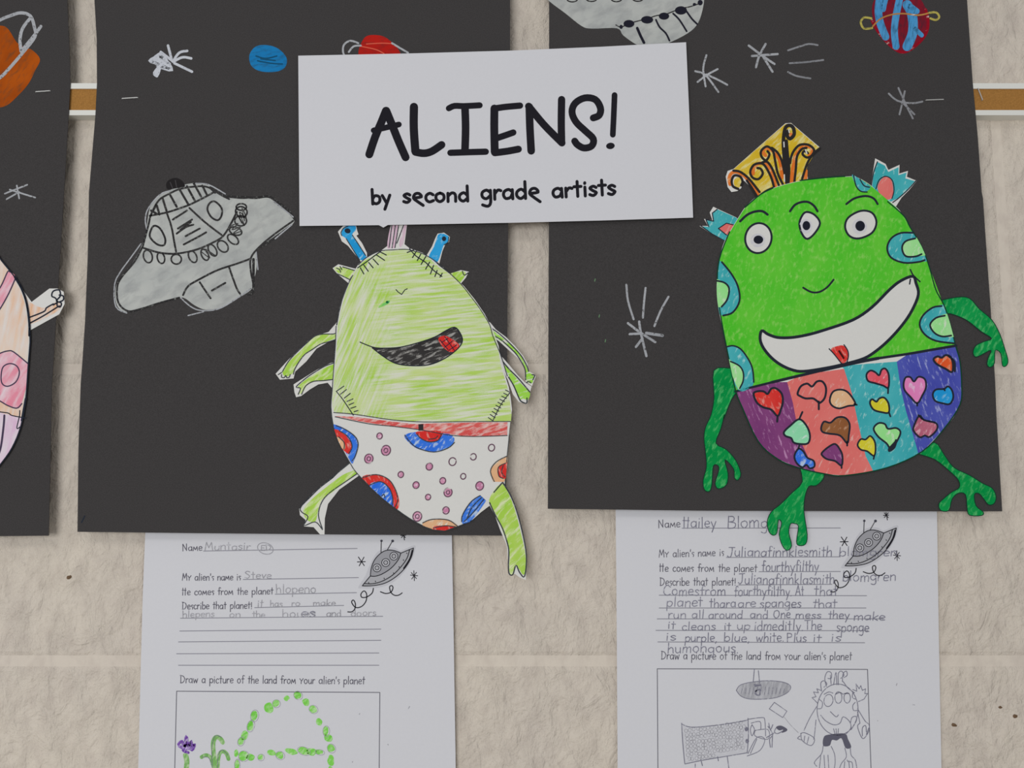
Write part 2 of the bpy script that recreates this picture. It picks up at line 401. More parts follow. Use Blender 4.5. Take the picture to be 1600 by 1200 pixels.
def glyph(ch):
    wd, st = G[ch].split('|'); out = []
    for s in st.split('/'):
        if not s: continue
        straight = s[0] == '!'
        a = [float(x) for x in s.lstrip('!').split()]
        p = [(a[i], a[i + 1]) for i in range(0, len(a), 2)]
        out.append(p if straight else smooth(p, False, 3))
    return float(wd), out
def letters(txt, x0, y0, x1, y1, xh, jit=0.0, slant=0.0, gap=0.06):
    adv = [glyph(c)[0] + gap for c in txt]; tot = sum(adv) - gap
    sx = math.hypot(x1 - x0, y1 - y0) / tot; ca, sb = (x1 - x0) / math.hypot(x1 - x0, y1 - y0), (y1 - y0) / math.hypot(x1 - x0, y1 - y0)
    out = []; cur = 0.0
    for c, a in zip(txt, adv):
        dy = random.uniform(-jit, jit) * 2; ds = random.uniform(-jit, jit)
        for st in glyph(c)[1]:
            pl = []
            for gx, gy in st:
                X = (cur + gx + (slant + ds) * gy * 0.4 + random.uniform(-jit, jit) * .3) * sx; Y = (gy + dy * .5 + random.uniform(-jit, jit) * .3) * xh
                pl.append((x0 + X * ca + Y * sb, y0 + X * sb - Y * ca))
            out.append(pl)
        cur += a
    return out

# ------------------------------------------------------------------ the setting: block wall, map rail, floor
def boxmesh(x0, x1, y0, y1, z0, z1):
    v = [(x, y, z) for x in (x0, x1) for y in (y0, y1) for z in (z0, z1)]
    f = [(0, 1, 3, 2), (4, 6, 7, 5), (0, 4, 5, 1), (2, 3, 7, 6), (0, 2, 6, 4), (1, 5, 7, 3)]
    return v, f
WS = Surf(0.0)
zj = WS.hit(800, 1033).z                           # a bed joint in view
BW, BH, JT = 0.406, 0.203, 0.006
row0 = int(math.floor(zj / BH)); zbase = zj - row0 * BH
WX = 2.4; WTOP = 2.75
v, f = boxmesh(-WX, WX, 0.0008, 0.20, 0.0, WTOP)
wall = link_mesh('wall_back', v, f, M_MORT); props(wall, 'cream painted concrete block wall behind the artwork', None, None, 'structure')
def blockmesh(wd, ht):
    e = 0.0035; y0, y1 = 0.0, 0.0010
    a = [(-wd / 2 + e, y0, -ht / 2 + e), (wd / 2 - e, y0, -ht / 2 + e), (wd / 2 - e, y0, ht / 2 - e), (-wd / 2 + e, y0, ht / 2 - e)]
    b = [(-wd / 2, y1, -ht / 2), (wd / 2, y1, -ht / 2), (wd / 2, y1, ht / 2), (-wd / 2, y1, ht / 2)]
    c = [(x, 0.03, z) for x, y, z in b]
    V = a + b + c; Fc = [(0, 1, 2, 3)]
    for i in range(4):
        j = (i + 1) % 4; Fc += [(i, i + 4, j + 4, j), (i + 4, i + 8, j + 8, j + 4)]
    me = bpy.data.meshes.new('block'); me.from_pydata(V, [], Fc); me.update(); me.materials.append(M_WALL); return me
bm0 = blockmesh(BW - JT, BH - JT)
xa = WS.hit(237, 900).x; xb = WS.hit(695, 1150).x
k = -int(zbase // BH) - 1
zz = zbase - BH * (1 + int(zbase // BH))
row = -row0 - 1
while zz < WTOP - 0.02:
    lo, hi = max(zz, 0.0), min(zz + BH, WTOP)
    if hi - lo > 0.03:
        x = (xa if round((zz - zj) / BH) % 2 == 0 else xa + BW / 2)
        x -= BW * math.ceil((x + WX) / BW)
        while x < WX - 0.02:
            l, r = max(x, -WX), min(x + BW, WX)
            if r - l > 0.03:
                whole = abs(r - l - BW) < 1e-6 and abs(hi - lo - BH) < 1e-6
                o = bpy.data.objects.new('block', bm0 if whole else blockmesh(r - l - JT, hi - lo - JT))
                COL.objects.link(o); o.parent = wall; o.location = ((l + r) / 2, 0, (lo + hi) / 2)
            x += BW
    zz += BH
for (cx, cy, rx, ry, rot) in ((108, 902, 4.2, 3.0, -30), (1491, 1133, 4.5, 2.5, 20), (1586, 1119, 4, 3, 0), (1563, 1105, 3, 2, 10)):
    pts = [(a + random.uniform(-.6, .6), b + random.uniform(-.6, .6)) for a, b in ell(cx, cy, rx, ry, rot, 10)]
    vv = [WS.hit(a, b, 0.0002) for a, b in pts] + [WS.hit(cx, cy, 0.0010)]
    link_mesh('paint_chip', vv, [((i + 1) % 10, i, 10) for i in range(10)], M_PIT, wall)
v, f = boxmesh(-WX, WX, -3.0, 0.2, -0.05, 0.0)
props(link_mesh('floor', v, f, M_FLOOR), None, None, None, 'structure')
# map rail: aluminium-edged cork strip that the sheets are stapled to
RAIL = 0.009
r_top = Surf(RAIL).hit(1560, 130).z; r_a = Surf(RAIL).hit(1560, 138.5).z; r_b = Surf(RAIL).hit(1560, 172).z; r_bot = Surf(RAIL).hit(1560, 180).z
rail = bpy.data.objects.new('trim_1', None); COL.objects.link(rail); rail.location = (0, 0, r_bot); rail.empty_display_size = .05
props(rail, 'cork map rail with white edges running behind the black sheets', None, None, 'structure')
def railbar(name, z0, z1, y, mat):
    v, f = boxmesh(-WX, WX, -y, 0.001, z0 - r_bot, z1 - r_bot); return link_mesh(name, v, f, mat, rail)
railbar('rail_edge', r_a, r_top, RAIL, M_ALU); railbar('rail_edge', r_bot, r_b, RAIL, M_ALU)
railbar('cork_strip', r_b, r_a, RAIL - 0.001, M_CORK)

# ------------------------------------------------------------------ black sheets
S_BLK = Surf(0.0094, 0.002)       # hangs from the rail, its foot nearer the wall
S_FORM = Surf(0.0034, 0.0)
S_SIGN = Surf(0.0126, 0.0)
L1, L2, L3, L4 = 0.00006, 0.00012, 0.00018, 0.00024
def star(t, strokes, wpx=1.9, mat=None, name='chalk_star'):
    return t.ink(name, strokes, wpx * 1.25, mat or M_CHALK, L1)

A = Thing('black_paper', S_BLK, (-240, 837), 'black construction paper sheet with an orange ringed planet in its corner', 'paper', None,
          px('105 0 109 95 110 128 107 182 100 300 97 350 92.5 420 88 490 85 540 81 600 79 700 76 837 -300 841 -640 843 -600 300 -575 -215 102 -222'), M_BLACK)
pl = A.fill('planet_drawing', q00('0 160 50 180 105 265 160 300 200 312 250 370 220 440 180 520 120 590 40 660 -40 670 -150 640 -220 540 -240 400 -190 260 -90 170'), M_PLORG, L1)
A.ink('planet_ring', [q00('-200 330 -120 190 0 125 60 100 130 80 190 100 215 170 218 230 150 320 60 425 0 485 -100 540 -190 560'), q00('185 118 140 180 125 250 132 320'), q00('255 165 215 220 140 312')], 5.0, M_CHALK, L2, pl)
star(A, [q00('30 1210 170 1155'), q00('105 1160 120 1240'), q00('120 1200 40 1245'), q00('60 1185 220 1235')], 2.0)
star(A, [px('-180 60 -168 84'), px('-188 76 -160 68'), px('-182 84 -166 58')], 2.0)

B = Thing('black_paper', S_BLK, (455, 836), 'black construction paper sheet with a tilted grey saucer and blue planet', 'paper', None,
          px('145 -222 147.5 0 151 60 151.5 130 149 180 139 300 137 400 133 500 129 560 126 600 122.5 700 121 831 300 833 560 835.5 790 837 791 700 792.5 560 794 350 797 75 797 -225'), M_BLACK)
# chalk star scribble
star(B, [q00('1075 380 1050 285'), q00('1080 385 1120 330 1170 318'), q00('1085 385 1140 358 1195 365'), q00('1090 395 1200 448'), q00('1070 375 1005 325')], 3.2, M_CHALKT)
B.fill('chalk_scribble', q00('935 382 1000 325 1030 345 1060 395 1080 440 1020 410 990 475 960 455 985 410'), M_CHALKT, L1 * .6)
star(B, [q00('1060 400 1000 350 1040 420 950 385 1060 430 980 410 1075 438 1010 355 935 380 1000 400'), q00('1010 400 965 455 980 475')], 3.6, M_CHALKT, 'chalk_scribble')
pb = B.fill('planet_drawing', q10('-40 340 0 290 70 282 140 305 190 360 185 415 140 445 60 450 0 435 -35 400'), M_PLBLU, L1)
B.ink('planet_streak', [q10('0 350 60 365 130 350'), q10('10 380 90 395 165 400'), q10('30 368 120 378')], 2.2, flat('dull_blue_line', (26, 74, 104)), L2, pl and pb)
pr = B.fill('planet_drawing', q10('660 265 700 222 790 225 850 265 890 310 900 345 850 420 760 440 680 410 640 340'), M_PLRED, L1)
B.ink('planet_ring', [q10('640 270 590 255 550 280 545 330 570 370'), q10('655 285 610 290 580 325'), q10('850 270 900 300 950 330')], 3.0, M_CHALK, L2, pr)
B.ink('planet_ring', [q10('660 290 750 310 800 335'), q10('690 275 780 270 850 272')], 1.6, flat('pink_chalk_line', (200, 90, 70)), L2, pr)
# saucer
sc = B.fill('saucer_drawing', sa('320 300 380 210 460 170 560 125 680 105 780 120 860 170 930 215 1060 230 1200 212 1280 230 1380 310 1450 390 1410 450 1300 530 1190 600 1150 650 1155 760 1130 880 1110 940 1000 1010 880 1075 760 1095 670 1060 580 1000 480 1020 340 1060 220 1100 130 1110 75 1080 50 1000 60 900 110 830 190 720 250 610 290 480'), M_GREYP, L1)
B.ink('chalk_edge', [sa('300 480 285 390 310 300 400 195 480 165'), sa('680 108 780 118 910 190'), sa('250 580 170 690 90 800 45 900 55 1070 140 1120'), sa('560 1000 640 1070 720 1100 850 1090 980 1020 1110 930'), sa('620 1140 740 1110'), sa('1150 640 1165 780'), sa('1440 370 1290 250'), sa('1430 430 1300 540')], 2.0, M_CHALK, L2, sc)
B.ink('saucer_outline', [sa('265 600 310 430 330 350 390 240 470 190 560 150 700 130 780 140 880 200 940 230'), sa('265 600 200 720 100 840 65 920 75 1040 150 1105 260 1085 400 1040 550 1000'), sa('1440 400 1300 500 1180 600 1110 690 1110 800 1130 920 1090 970')], 2.9, M_CHAR, L3, sc)
B.ink('saucer_outline', [sa('800 130 880 190 950 212 1060 215 1150 220 1240 210 1300 240 1400 320 1455 390'), sa('1130 700 1130 860 1125 960 1080 975'), sa('1410 450 1300 530 1190 605')], 4.0, M_CHAR, L2, sc)
B.ink('saucer_line', [sa('320 360 450 335 560 300 640 270 760 210 830 170'), sa('455 345 490 450 510 560 525 640'), sa('630 300 750 410 880 510'), sa('265 610 400 650 540 655 700 620 850 550 900 510 950 430 1000 330'), sa('580 980 620 910 720 850 850 785 1000 735 1110 695'), sa('710 880 750 940 795 1005'), sa('940 765 970 850 1000 930 1025 970')], 3.0, M_CHAR, L3, sc)
B.ink('saucer_band_stripe', [sa('375 280 395 350'), sa('420 225 450 320'), sa('480 200 530 290'), sa('550 150 620 270'), sa('610 130 670 240'), sa('660 100 720 210'), sa('730 125 765 195'), sa('330 320 375 345'), sa('370 275 340 330'), sa('790 140 830 180')], 3.4, M_CHAR, L3, sc)
for st in ('320 500 350 440 400 460 440 540 430 590 380 585 330 540', '770 310 790 260 830 250 880 300 880 360 850 395 800 370'):
    B.ink('saucer_window', [sa(st)], 3.0, M_CHAR, L3, sc, closed=True)
B.ink('saucer_line', [sa('500 390 610 320'), sa('540 460 650 390'), sa('530 500 600 450 660 430'), sa('600 520 710 460'), sa('585 585 690 530 760 490'), sa('805 945 910 885'), sa('560 470 640 410')], 3.0, M_CHAR, L3, sc)
for i, (x, y, rx, ry, ro) in enumerate(((305, 678, 34, 50, -15), (407, 690, 28, 44, -15), (527, 700, 40, 38, 10), (655, 680, 30, 48, -25), (750, 665, 26, 46, -25), (810, 630, 28, 50, -30), (890, 600, 36, 50, -40), (970, 545, 30, 50, -50), (990, 480, 30, 50, -70), (1030, 400, 46, 40, 0), (1035, 330, 46, 40, 20), (1035, 292, 40, 26, 0))):
    B.ink('saucer_light', [sa(' '.join('%f %f' % p for p in ell(x, y, rx, ry, ro, 12)))], 2.5, M_CHAR, L3, sc, closed=True)
B.ink('saucer_light', [sa('1000 340 1040 420 1010 360 1060 440 1020 330 1075 380 1040 300 1060 400'), sa('950 440 1010 420 960 470 1030 450 970 500 1040 480'), sa('720 640 790 690 750 620 830 670')], 1.5, M_CHAR, L3, sc)
knob = B.fill('saucer_knob', sa('455 150 450 105 480 75 530 65 575 90 595 130 560 140 500 150'), flat('knob_black', (38, 36, 37)), L2, sc)
B.ink('saucer_line', [sa('480 100 500 150'), sa('520 85 530 140')], 1.4, flat('knob_line', (66, 64, 66)), L3, sc)
B.ink('scuff_mark', [q02('510 865 530 825')], 2.0, flat('scuff', (40, 46, 56)), L1)

D = Thing('black_paper', S_BLK, (1210, 797), 'black construction paper sheet with a striped ringed planet and several chalk stars', 'paper', None,
          px('859 -225 858 0 857.5 350 856.5 600 856 795 1100 798 1400 799 1566 799 1557 650 1555 597 1547.5 475 1541 385 1536 310 1534 300 1527.5 210 1520 130 1511 0 1502 -225'), M_BLACK)
sd = D.fill('saucer_drawing', c8('0 20 140 125 300 250 400 275 640 272 700 340 830 430 950 470 1120 420 1320 320 1420 220 1470 60 1475 -60 1440 -250 1250 -450 800 -560 350 -420 60 -200 -60 -60'), M_GREYP, L1)
D.ink('saucer_line', [c8('630 240 680 260 760 225 850 200 930 180 1020 150 1100 140 1180 110 1260 80 1340 65 1460 25')], 1.8, M_CHAR, L2, sd)
for x, y, rx, ry in ((755, 228, 52, 36), (930, 190, 58, 36), (1092, 155, 50, 34), (1255, 100, 58, 40), (1440, 25, 24, 26), (680, 258, 16, 20), (1385, 42, 16, 14)):
    D.fill('saucer_light', c8(' '.join('%f %f' % p for p in ell(x, y, rx, ry, 0, 12))), flat('navy_marker', (34, 34, 44)), L3, sd)
D.ink('saucer_line', [(c8('835 270 865 340 900 410'), 4.2), c8('1015 190 1050 260 1110 320 1145 390'), c8('1180 130 1240 190 1310 300'), c8('1310 110 1360 180 1410 230')], 2.8, flat('navy_marker', (34, 34, 44)), L3, sd)
for x, y in ((210, -8), (395, -12), (635, -10), (840, -14)):
    D.ink('saucer_window', [c8(' '.join('%f %f' % p for p in ell(x, y, 50, 26, 0, 12)))], 2.0, M_CHAR, L2, sd, closed=True)
pd = D.fill('planet_drawing', q30('650 60 665 0 720 -60 830 -80 930 -30 985 50 1000 130 990 200 950 260 880 320 830 330 760 280 690 200 660 130'), M_PLDRD, L1)
D.ink('planet_ring', [(q30('650 130 690 200 760 280 830 325 890 310 960 250 995 190 1000 120 985 60'), 4.5)], 4, crayon('crimson_pastel', (140, 20, 36), (128, 20, 34), .1), L2, pd)
for st, wd in (('700 -20 690 60 700 140 735 230', 12), ('830 -40 800 100 790 200 800 290', 11), ('870 30 900 90 905 200 870 290', 15), ('740 -30 720 60', 8), ('890 40 930 70', 9), ('920 180 960 220', 7)):
    D.ink('planet_stripe', [q30(st)], wd, M_PLSKY, L2 + .00002, pd)
D.ink('planet_ring', [q30('645 115 600 110 580 140 600 178 650 175'), q30('1010 80 1050 78 1070 105 1050 125 1015 115')], 3.4, M_PLYEL, L3 + .00002, pd)
D.ink('planet_ring', [q30('655 165 700 120 770 92 850 85 940 95 1010 80')], 2.4, crayon('ochre_chalk', (176, 130, 70), (160, 110, 60), .1), L3 + .00002, pd)
star(D, [q20('1215 345 1195 430 1210 540'), q20('1145 445 1210 470 1290 575'), q20('1160 512 1215 470 1285 432'), q20('1215 465 1290 500 1345 530')], 2.4)
star(D, [q20('1480 285 1560 345 1640 400'), q20('1585 275 1545 350 1525 420'), q20('1500 350 1580 345'), q20('1555 345 1660 338'), q20('1570 355 1628 448')], 2.8)
for s_ in ('125 315 200 290 255 275 310 282', '135 395 240 388 345 375', '125 450 180 475 265 490'):
    star(D, [q30(s_)], 2.3, M_CHALKF, 'chalk_dash')
star(D, [q30('755 585 810 630 900 645 965 635'), q30('855 570 840 640 822 715'), q30('815 550 860 650 905 740'), q30('850 650 915 715')], 2.3, M_CHALKF)
star(D, [q21('795 810 805 880 840 1025'), q21('725 820 790 870 895 938'), q21('735 888 800 885'), q21('775 968 815 915')], 3.0)
star(D, [q21('840 882 940 897')], 3.6)
for s_ in ('715 580 725 680 760 795', '835 600 825 690 818 785', '978 655 930 740 890 838'):
    star(D, [q21(s_)], 2.6, M_CHALK, 'chalk_dash')
for x, y in ((520, 550), (547, 775), (585, 930)):
    D.ink('chalk_speck', [q21('%d %d %d %d' % (x, y - 7, x - 3, y + 7))], 1.4, flat('green_speck', (96, 130, 96)), L1)

# ------------------------------------------------------------------ staples
def staple(p0, p1, surf, label):
    a = surf.hit(*p0, 0.0004); b = surf.hit(*p1, 0.0004); d = (b - a).normalized(); n = Vector((0, -1, 0)); up = d.cross(n)
    r = 0.00032; L = (b - a).length
    def bar(o, u, l, w_, h_):
        q = u.cross(w_); return [o + w_ * x * r + q * y * r + u * l * t for t in (0, 1) for x in (-1, 1) for y in (-1, 1)]
    V = []; FS = []
    for o, u, l, w_ in ((a - a, d, L, n), (Vector((0, 0, 0)), -n, 0.004, d), (b - a, -n, 0.004, d)):
        k0 = len(V); V += bar(o, u, l, w_, None)
        FS += [tuple(k0 + i for i in t) for t in ((0, 1, 3, 2), (4, 6, 7, 5), (0, 4, 5, 1), (2, 3, 7, 6), (0, 2, 6, 4), (1, 5, 7, 3))]
    o = link_mesh('staple', V, FS, M_STEEL); o.location = a; props(o, label, 'staple', 'staples on the map rail')
staple((191, 154), (215, 152.5), S_BLK, 'thin steel staple in the black sheet below the white chalk scribble star')
staple((56, 143.5), (78, 142), S_BLK, 'thin steel staple in the black sheet beside the orange planet')
staple((1447, 156.5), (1474, 155.5), S_BLK, 'thin steel staple beside a faint chalk star under the striped planet')
staple((1528, 138), (1535, 156), Surf(RAIL), 'bare slanted staple in the cork rail beside the black sheet')

# ------------------------------------------------------------------ writing sheets
def form_common(t, shift, name_end, lines, title_xy, box):
    dx, dy = shift
    def m(st): return [(x + dx, y + dy) for x, y in d4(st)]
    def E(x, y, rx, ry=None, rot=0, n=16): return m(' '.join('%f %f' % p for p in ell(x, y, rx, ry or rx, rot, n)))
    sp = t.fill('printed_saucer', m('150 730 230 600 280 480 340 360 400 300 490 265 580 270 650 300 800 240 815 290 770 420 680 560 560 670 420 730 300 745 190 745'), M_CLIPH, L1)
    t.fill('saucer_body', m('195 715 285 605 300 500 340 400 420 325 490 295 570 300 650 330 795 272 775 370 710 490 600 600 470 680 330 715'), M_CLIP, L2, sp)
    t.fill('saucer_dome', m('290 600 300 510 340 410 415 330 490 297 570 303 648 332 610 420 530 510 430 575 350 602'), flat('print_mid_grey', (146, 146, 151)), L3, sp)
    t.ink('saucer_print_line', [m('290 600 300 510 340 410 415 330 490 297 570 303 648 332'), m('648 332 610 420 530 510 430 575 350 602 290 600'), m('195 715 240 660 288 602'), m('648 332 720 302 795 272'), m('795 272 770 380 700 500 600 600 470 680 330 712 195 715'), m('750 292 720 390 650 490 550 590 430 660 320 690 215 688')], 1.3, M_PRINT, L4, sp)
    t.ink('saucer_print_line', [m('780 300 750 400 680 510')], 1.8, M_PRINT, L4, sp)
    for x, y in ((368, 505), (470, 443), (565, 368)):
        t.fill('porthole', E(x, y, 46), flat('print_pale', (182, 182, 187)), L4, sp)
        t.ink('porthole', [E(x, y, 46)], 1.1, M_PRINT, L4 + .00006, sp, closed=True); t.ink('porthole', [E(x, y, 24)], 1.1, M_PRINT, L4 + .00006, sp, closed=True)
        t.fill('porthole', E(x, y, 18), M_CLIP, L4 + .00005, sp)
    t.ink('saucer_rivet', [m('%d %d %d %d' % (x, y, x + 4, y + 8)) for x, y in ((268, 675), (348, 660), (450, 625), (560, 563), (625, 490), (676, 410), (716, 330))], 1.2, M_PRINT, L4, sp)
    t.ink('saucer_aerial', [m('418 200 414 325'), m('540 205 490 292')], 1.1, M_PRINT, L4, sp)
    t.fill('saucer_aerial', E(420, 188, 14), flat('print_dark', (70, 70, 78)), L4, sp); t.fill('saucer_aerial', E(551, 190, 16), flat('print_dark', (70, 70, 78)), L4, sp)
    t.ink('printed_star', [m('150 378 218 478'), m('215 380 160 480'), m('138 435 230 432')], 1.4, M_PRINT, L1)
    t.ink('printed_star', [m('800 538 806 655'), m('760 590 845 598'), m('830 558 775 635'), m('770 560 830 630')], 1.2, M_PRINT, L1)
    t.ink('printed_star', [m('675 90 690 178'), m('645 125 705 122'), m('700 95 655 150'), m('655 95 700 150')], 1.3, M_PRINT, L1)
    t.ink('printed_swirl', [m('325 745 310 800 250 845 190 850 180 810 215 775 245 810 240 890 190 955 120 970 75 920 75 890 95 885 115 930 105 990 70 1020 25 1020')], 1.5, M_PRINT, L3 + .00002)
    t.ink('printed_swirl', [m('408 785 470 805 530 790 555 740 540 712 515 730 530 790 570 825 620 825 662 798')], 1.5, M_PRINT, L3 + .00002)
    for (a, b, c, d_) in lines: t.ink('ruled_line', [[(a, b), (c, d_)]], 1.25, M_RULE, L1)
    t.ink('picture_frame', box, 1.2, flat('frame_print', (96, 95, 104)), L1, sm=False)
def printed(t, rows, name='printed_text'):
    for (txt, x0, y0, x1, y1, xh) in rows: t.ink(name, letters(txt, x0, y0, x1, y1, xh, 0.03, 0.05, .1), 1.15, M_FORM, L2, sm=False)
def hand(t, rows, mat, wd=1.2, sl=0.05):
    for (txt, x0, y, x1, xh) in rows: t.ink('handwriting', letters(txt, x0, y, x1, y - (x1 - x0) * .004, xh, 0.09, sl, .1), wd, mat, L3, sm=False)

W1 = Thing('writing_sheet', S_FORM, (465, 1440), 'white writing sheet with light pencil and a green arch drawn in its box', 'paper', None,
           px('228 800 227 832 223 930 220 1040 216 1200 209 1440 717 1440 712 1200 709 1000 706 836 705.5 802'), M_WHITE, 0.0002)
form_common(W1, (0, 0), 0, [(318, 861, 558, 857), (380, 905.5, 560, 902.5), (430, 928.5, 557, 926), (398, 949.5, 537, 946), (282, 966, 598, 963), (281, 986, 595, 983), (279, 1003, 595, 1000.5), (276, 1021.5, 592, 1020.3), (279, 1039.5, 592, 1039.5)], None,
            [px('276 1080 593.5 1082 592.5 1200 592 1330'), px('276 1080 274.5 1140 273 1200 271 1330')])
printed(W1, [('Na^e', 285, 861, 316, 860, 6.4), ("MY alien'~ na^e i~", 284.5, 907, 376, 906.5, 6.4), ('He co^e~ fro^ the planet', 284.5, 930, 427, 928.5, 6.4), ('De~cribe that planet!', 284.5, 952, 394, 951, 6.6), ("Draw a picture of the land fro^ Your alien'~ planet", 281.5, 1067, 570, 1069, 7.0)])
hand(W1, [('Muntasir', 320, 859.5, 391, 7), ('ED', 407, 860, 424, 5), ('Steve', 382, 904, 424, 6.5), ('hlopeno', 431, 926.5, 494, 8), ('it', 402, 948, 411, 6.5), ('has', 422, 948, 441, 6), ('ro', 455, 947, 469, 5.5), ('make', 489, 946.5, 524, 5.5), ('hlepens', 285, 964.5, 335, 6), ('on', 358, 964.5, 376, 6), ('the', 394, 964.5, 414, 5.5), ('houes', 441, 964, 493, 7), ('and', 510, 963.5, 533, 6), ('doors', 548, 962.5, 588, 6)], M_PEN1)
W1.ink('handwriting', [letters('es', 470, 964, 493, 964, 8)[0], letters('es', 471, 964, 493, 964, 8.6)[1]], 1.5, M_PEN2, L3)
W1.ink('handwriting', [ell(414.5, 857, 12.5, 8.5, 18)], 1.1, M_PEN1, L3, closed=True)
W1.ink('pencil_speck', [px('640 1104 638 1107'), px('562 1115 561.5 1116'), px('551 1190 550.5 1191'), px('606 1163 606.4 1164')], 1.3, M_PEN1, L1)
# the green arch and plants of the drawing
arch = [(397, 1118, 6, 9, 10), (420, 1106, 8, 9, 0), (431, 1099, 6, 6, 0), (448, 1091, 5, 4, -30), (465, 1086, 7, 6, 40), (478, 1097, 6, 7, -40), (489, 1108, 7, 6, 30), (498.5, 1128, 5, 7, -20), (509, 1142, 5, 8, 0), (513, 1153, 7, 7, 20), (517, 1169, 6, 7, -30), (517, 1188, 5.5, 10, 0), (391, 1134, 5.5, 9, 15), (382, 1149, 6, 8, 15), (376, 1158, 5, 7, 20), (369, 1177, 4, 7, 10), (380, 1181, 8, 8, 0), (391, 1183, 7, 6, 0), (407, 1183, 5, 5, 30), (424, 1176, 8, 5, 20), (437, 1180, 7, 6, 30), (455, 1174, 11, 5, 20), (474, 1173, 10, 6, 20), (487, 1175, 9, 6, 10), (499, 1175, 7, 4, 10), (516, 1206, 5, 10, 0), (370, 1196, 4, 10, 0)]
for i, (x, y, rx, ry, ro) in enumerate(arch):
    jit = [(a + random.uniform(-.7, .7), b + random.uniform(-.7, .7)) for a, b in ell(x, y, rx * .9, ry * .9, ro, 10)]
    o = W1.fill('leaf_blob', jit, M_LEAF, L1)
    if i % 2 == 0: W1.ink('pencil_ring', [ell(x + .8, y + .6, rx * 1.05, ry * 1.05, ro, 12)], .7, M_PEN1, L2, o, closed=True)
fl = W1.ink('flower_drawing', [px('279 1163 284 1158 288 1168 291 1150 294 1166 299 1158 298 1168 304 1163 300 1172 292 1164 286 1172 294 1176'), px('280 1166 290 1170 303 1168')], 4.4, M_VIOL, L2)
W1.ink('flower_stem', [px('290 1180 292 1190 291 1204 293 1220')], 8, M_STEM, L1, fl)
pn = W1.ink('plant_drawing', [(px('337 1230 336 1200 334 1180 333 1162 337 1152 344 1154 348 1160'), 7), (px('334 1200 330 1185 322 1180 315 1183'), 6), (px('340 1200 342 1180 348 1174 354 1178 357 1186'), 6)], 6, M_STEM, L1)
W1.ink('plant_line', [px('332 1200 331 1170 336 1150 346 1152'), px('340 1200 341 1180 347 1172 356 1180'), px('330 1195 326 1184 315 1183')], .9, M_PEN2, L2, pn)

W2 = Thing('writing_sheet', S_FORM, (1218, 1440), 'white writing sheet filled with dark pencil lines and a pencil alien drawing', 'paper', None,
           px('961.5 770 962 798 963 900 964 1040 965 1200 966 1440 1477 1440 1471 1200 1467 1000 1464 800 1463 772'), M_WHITE, 0.0002)
form_common(W2, (754.5, -31.3), 0, [(1066, 825.3, 1313, 825), (1135, 871, 1313, 870), (1186, 893.3, 1313, 893), (1154, 914, 1300, 913), (1030, 930, 1354, 930.8), (1030, 950, 1353, 950), (1027, 967, 1380, 967), (1025, 985, 1356, 985.5), (1028, 1003, 1351, 1004.3)], None,
            [px('1027 1045 1190 1045.2 1355.5 1046 1358 1120 1361 1200 1365 1330'), px('1027 1045 1028 1200 1029 1330')])
printed(W2, [('Na^e', 1028.5, 825, 1063, 823.5, 7.2), ("MY alien'~ na^e i~", 1029.5, 871, 1131, 868.5, 7), ('He co^e~ fro^ the planet', 1030.5, 893, 1183, 893.5, 7), ('De~cribe that planet!', 1031, 915, 1150, 914.5, 7.2), ("Draw a picture of the land fro^ Your alien'~ planet", 1033, 1030, 1331, 1031.5, 7.4)])
hand(W2, [('Hailey', 1067, 825, 1119, 10), ('Blomg', 1136, 825, 1200, 11), ('Julianafinnklesmith', 1136, 870, 1300, 9), ('blomgren', 1311, 869, 1402, 8), ('fourthyfilthy', 1190, 893, 1279, 9.5), ('Julianafinnklasmith', 1153, 913, 1304, 9.5), ('blomgren', 1316, 908, 1400, 9), ('Comesfrom', 1036, 930.5, 1134, 9), ('fourthyfilthy.', 1147, 931, 1238, 9), ('At', 1243, 930.5, 1256, 9), ('that', 1272, 930.5, 1309, 9), ('planet', 1041, 948.5, 1098, 9), ('thara', 1108, 949, 1150, 8), ('are', 1153, 949, 1181, 8), ('spanges', 1187, 949, 1252, 8), ('that', 1270, 950, 1308, 8), ('run', 1044, 966.5, 1072, 8), ('all', 1081, 966.5, 1100, 7.5), ('around', 1107, 966.5, 1160, 7.5), ('and', 1172, 966.5, 1200, 7.5), ('One', 1208, 966, 1235, 8), ('mess', 1243, 966.5, 1283, 6.5), ('they', 1294, 966.5, 1327, 7.5), ('make', 1334, 969, 1383, 7.5), ('it', 1043, 982, 1055, 7), ('cleans', 1065, 985, 1118, 7.5), ('it', 1131, 984.5, 1142, 7), ('up', 1151, 984, 1172, 7.5), ('idmeditly.', 1178, 985, 1256, 9), ('The', 1257, 984, 1284, 8.5), ('sponge', 1307, 987, 1358, 9), ('is', 1040, 1001, 1056, 7.5), ('purple,', 1070, 1003, 1121, 8), ('blue,', 1131, 1003, 1172, 8), ('white.', 1181, 1003, 1226, 8.5), ('Plus', 1229, 1003, 1260, 8), ('it', 1270, 1003.5, 1283, 7.5), ('is', 1298, 1002, 1314, 7.5), ('humongous.', 1043, 1020, 1155, 9)], M_PEN2, 1.35, .1)
W2.ink('pencil_speck', [px('1401.5 1068 1400.5 1071'), px('1371 1126 1371.6 1126.4'), px('1426 1101 1429 1101.4')], 1.3, M_PEN1, L1)
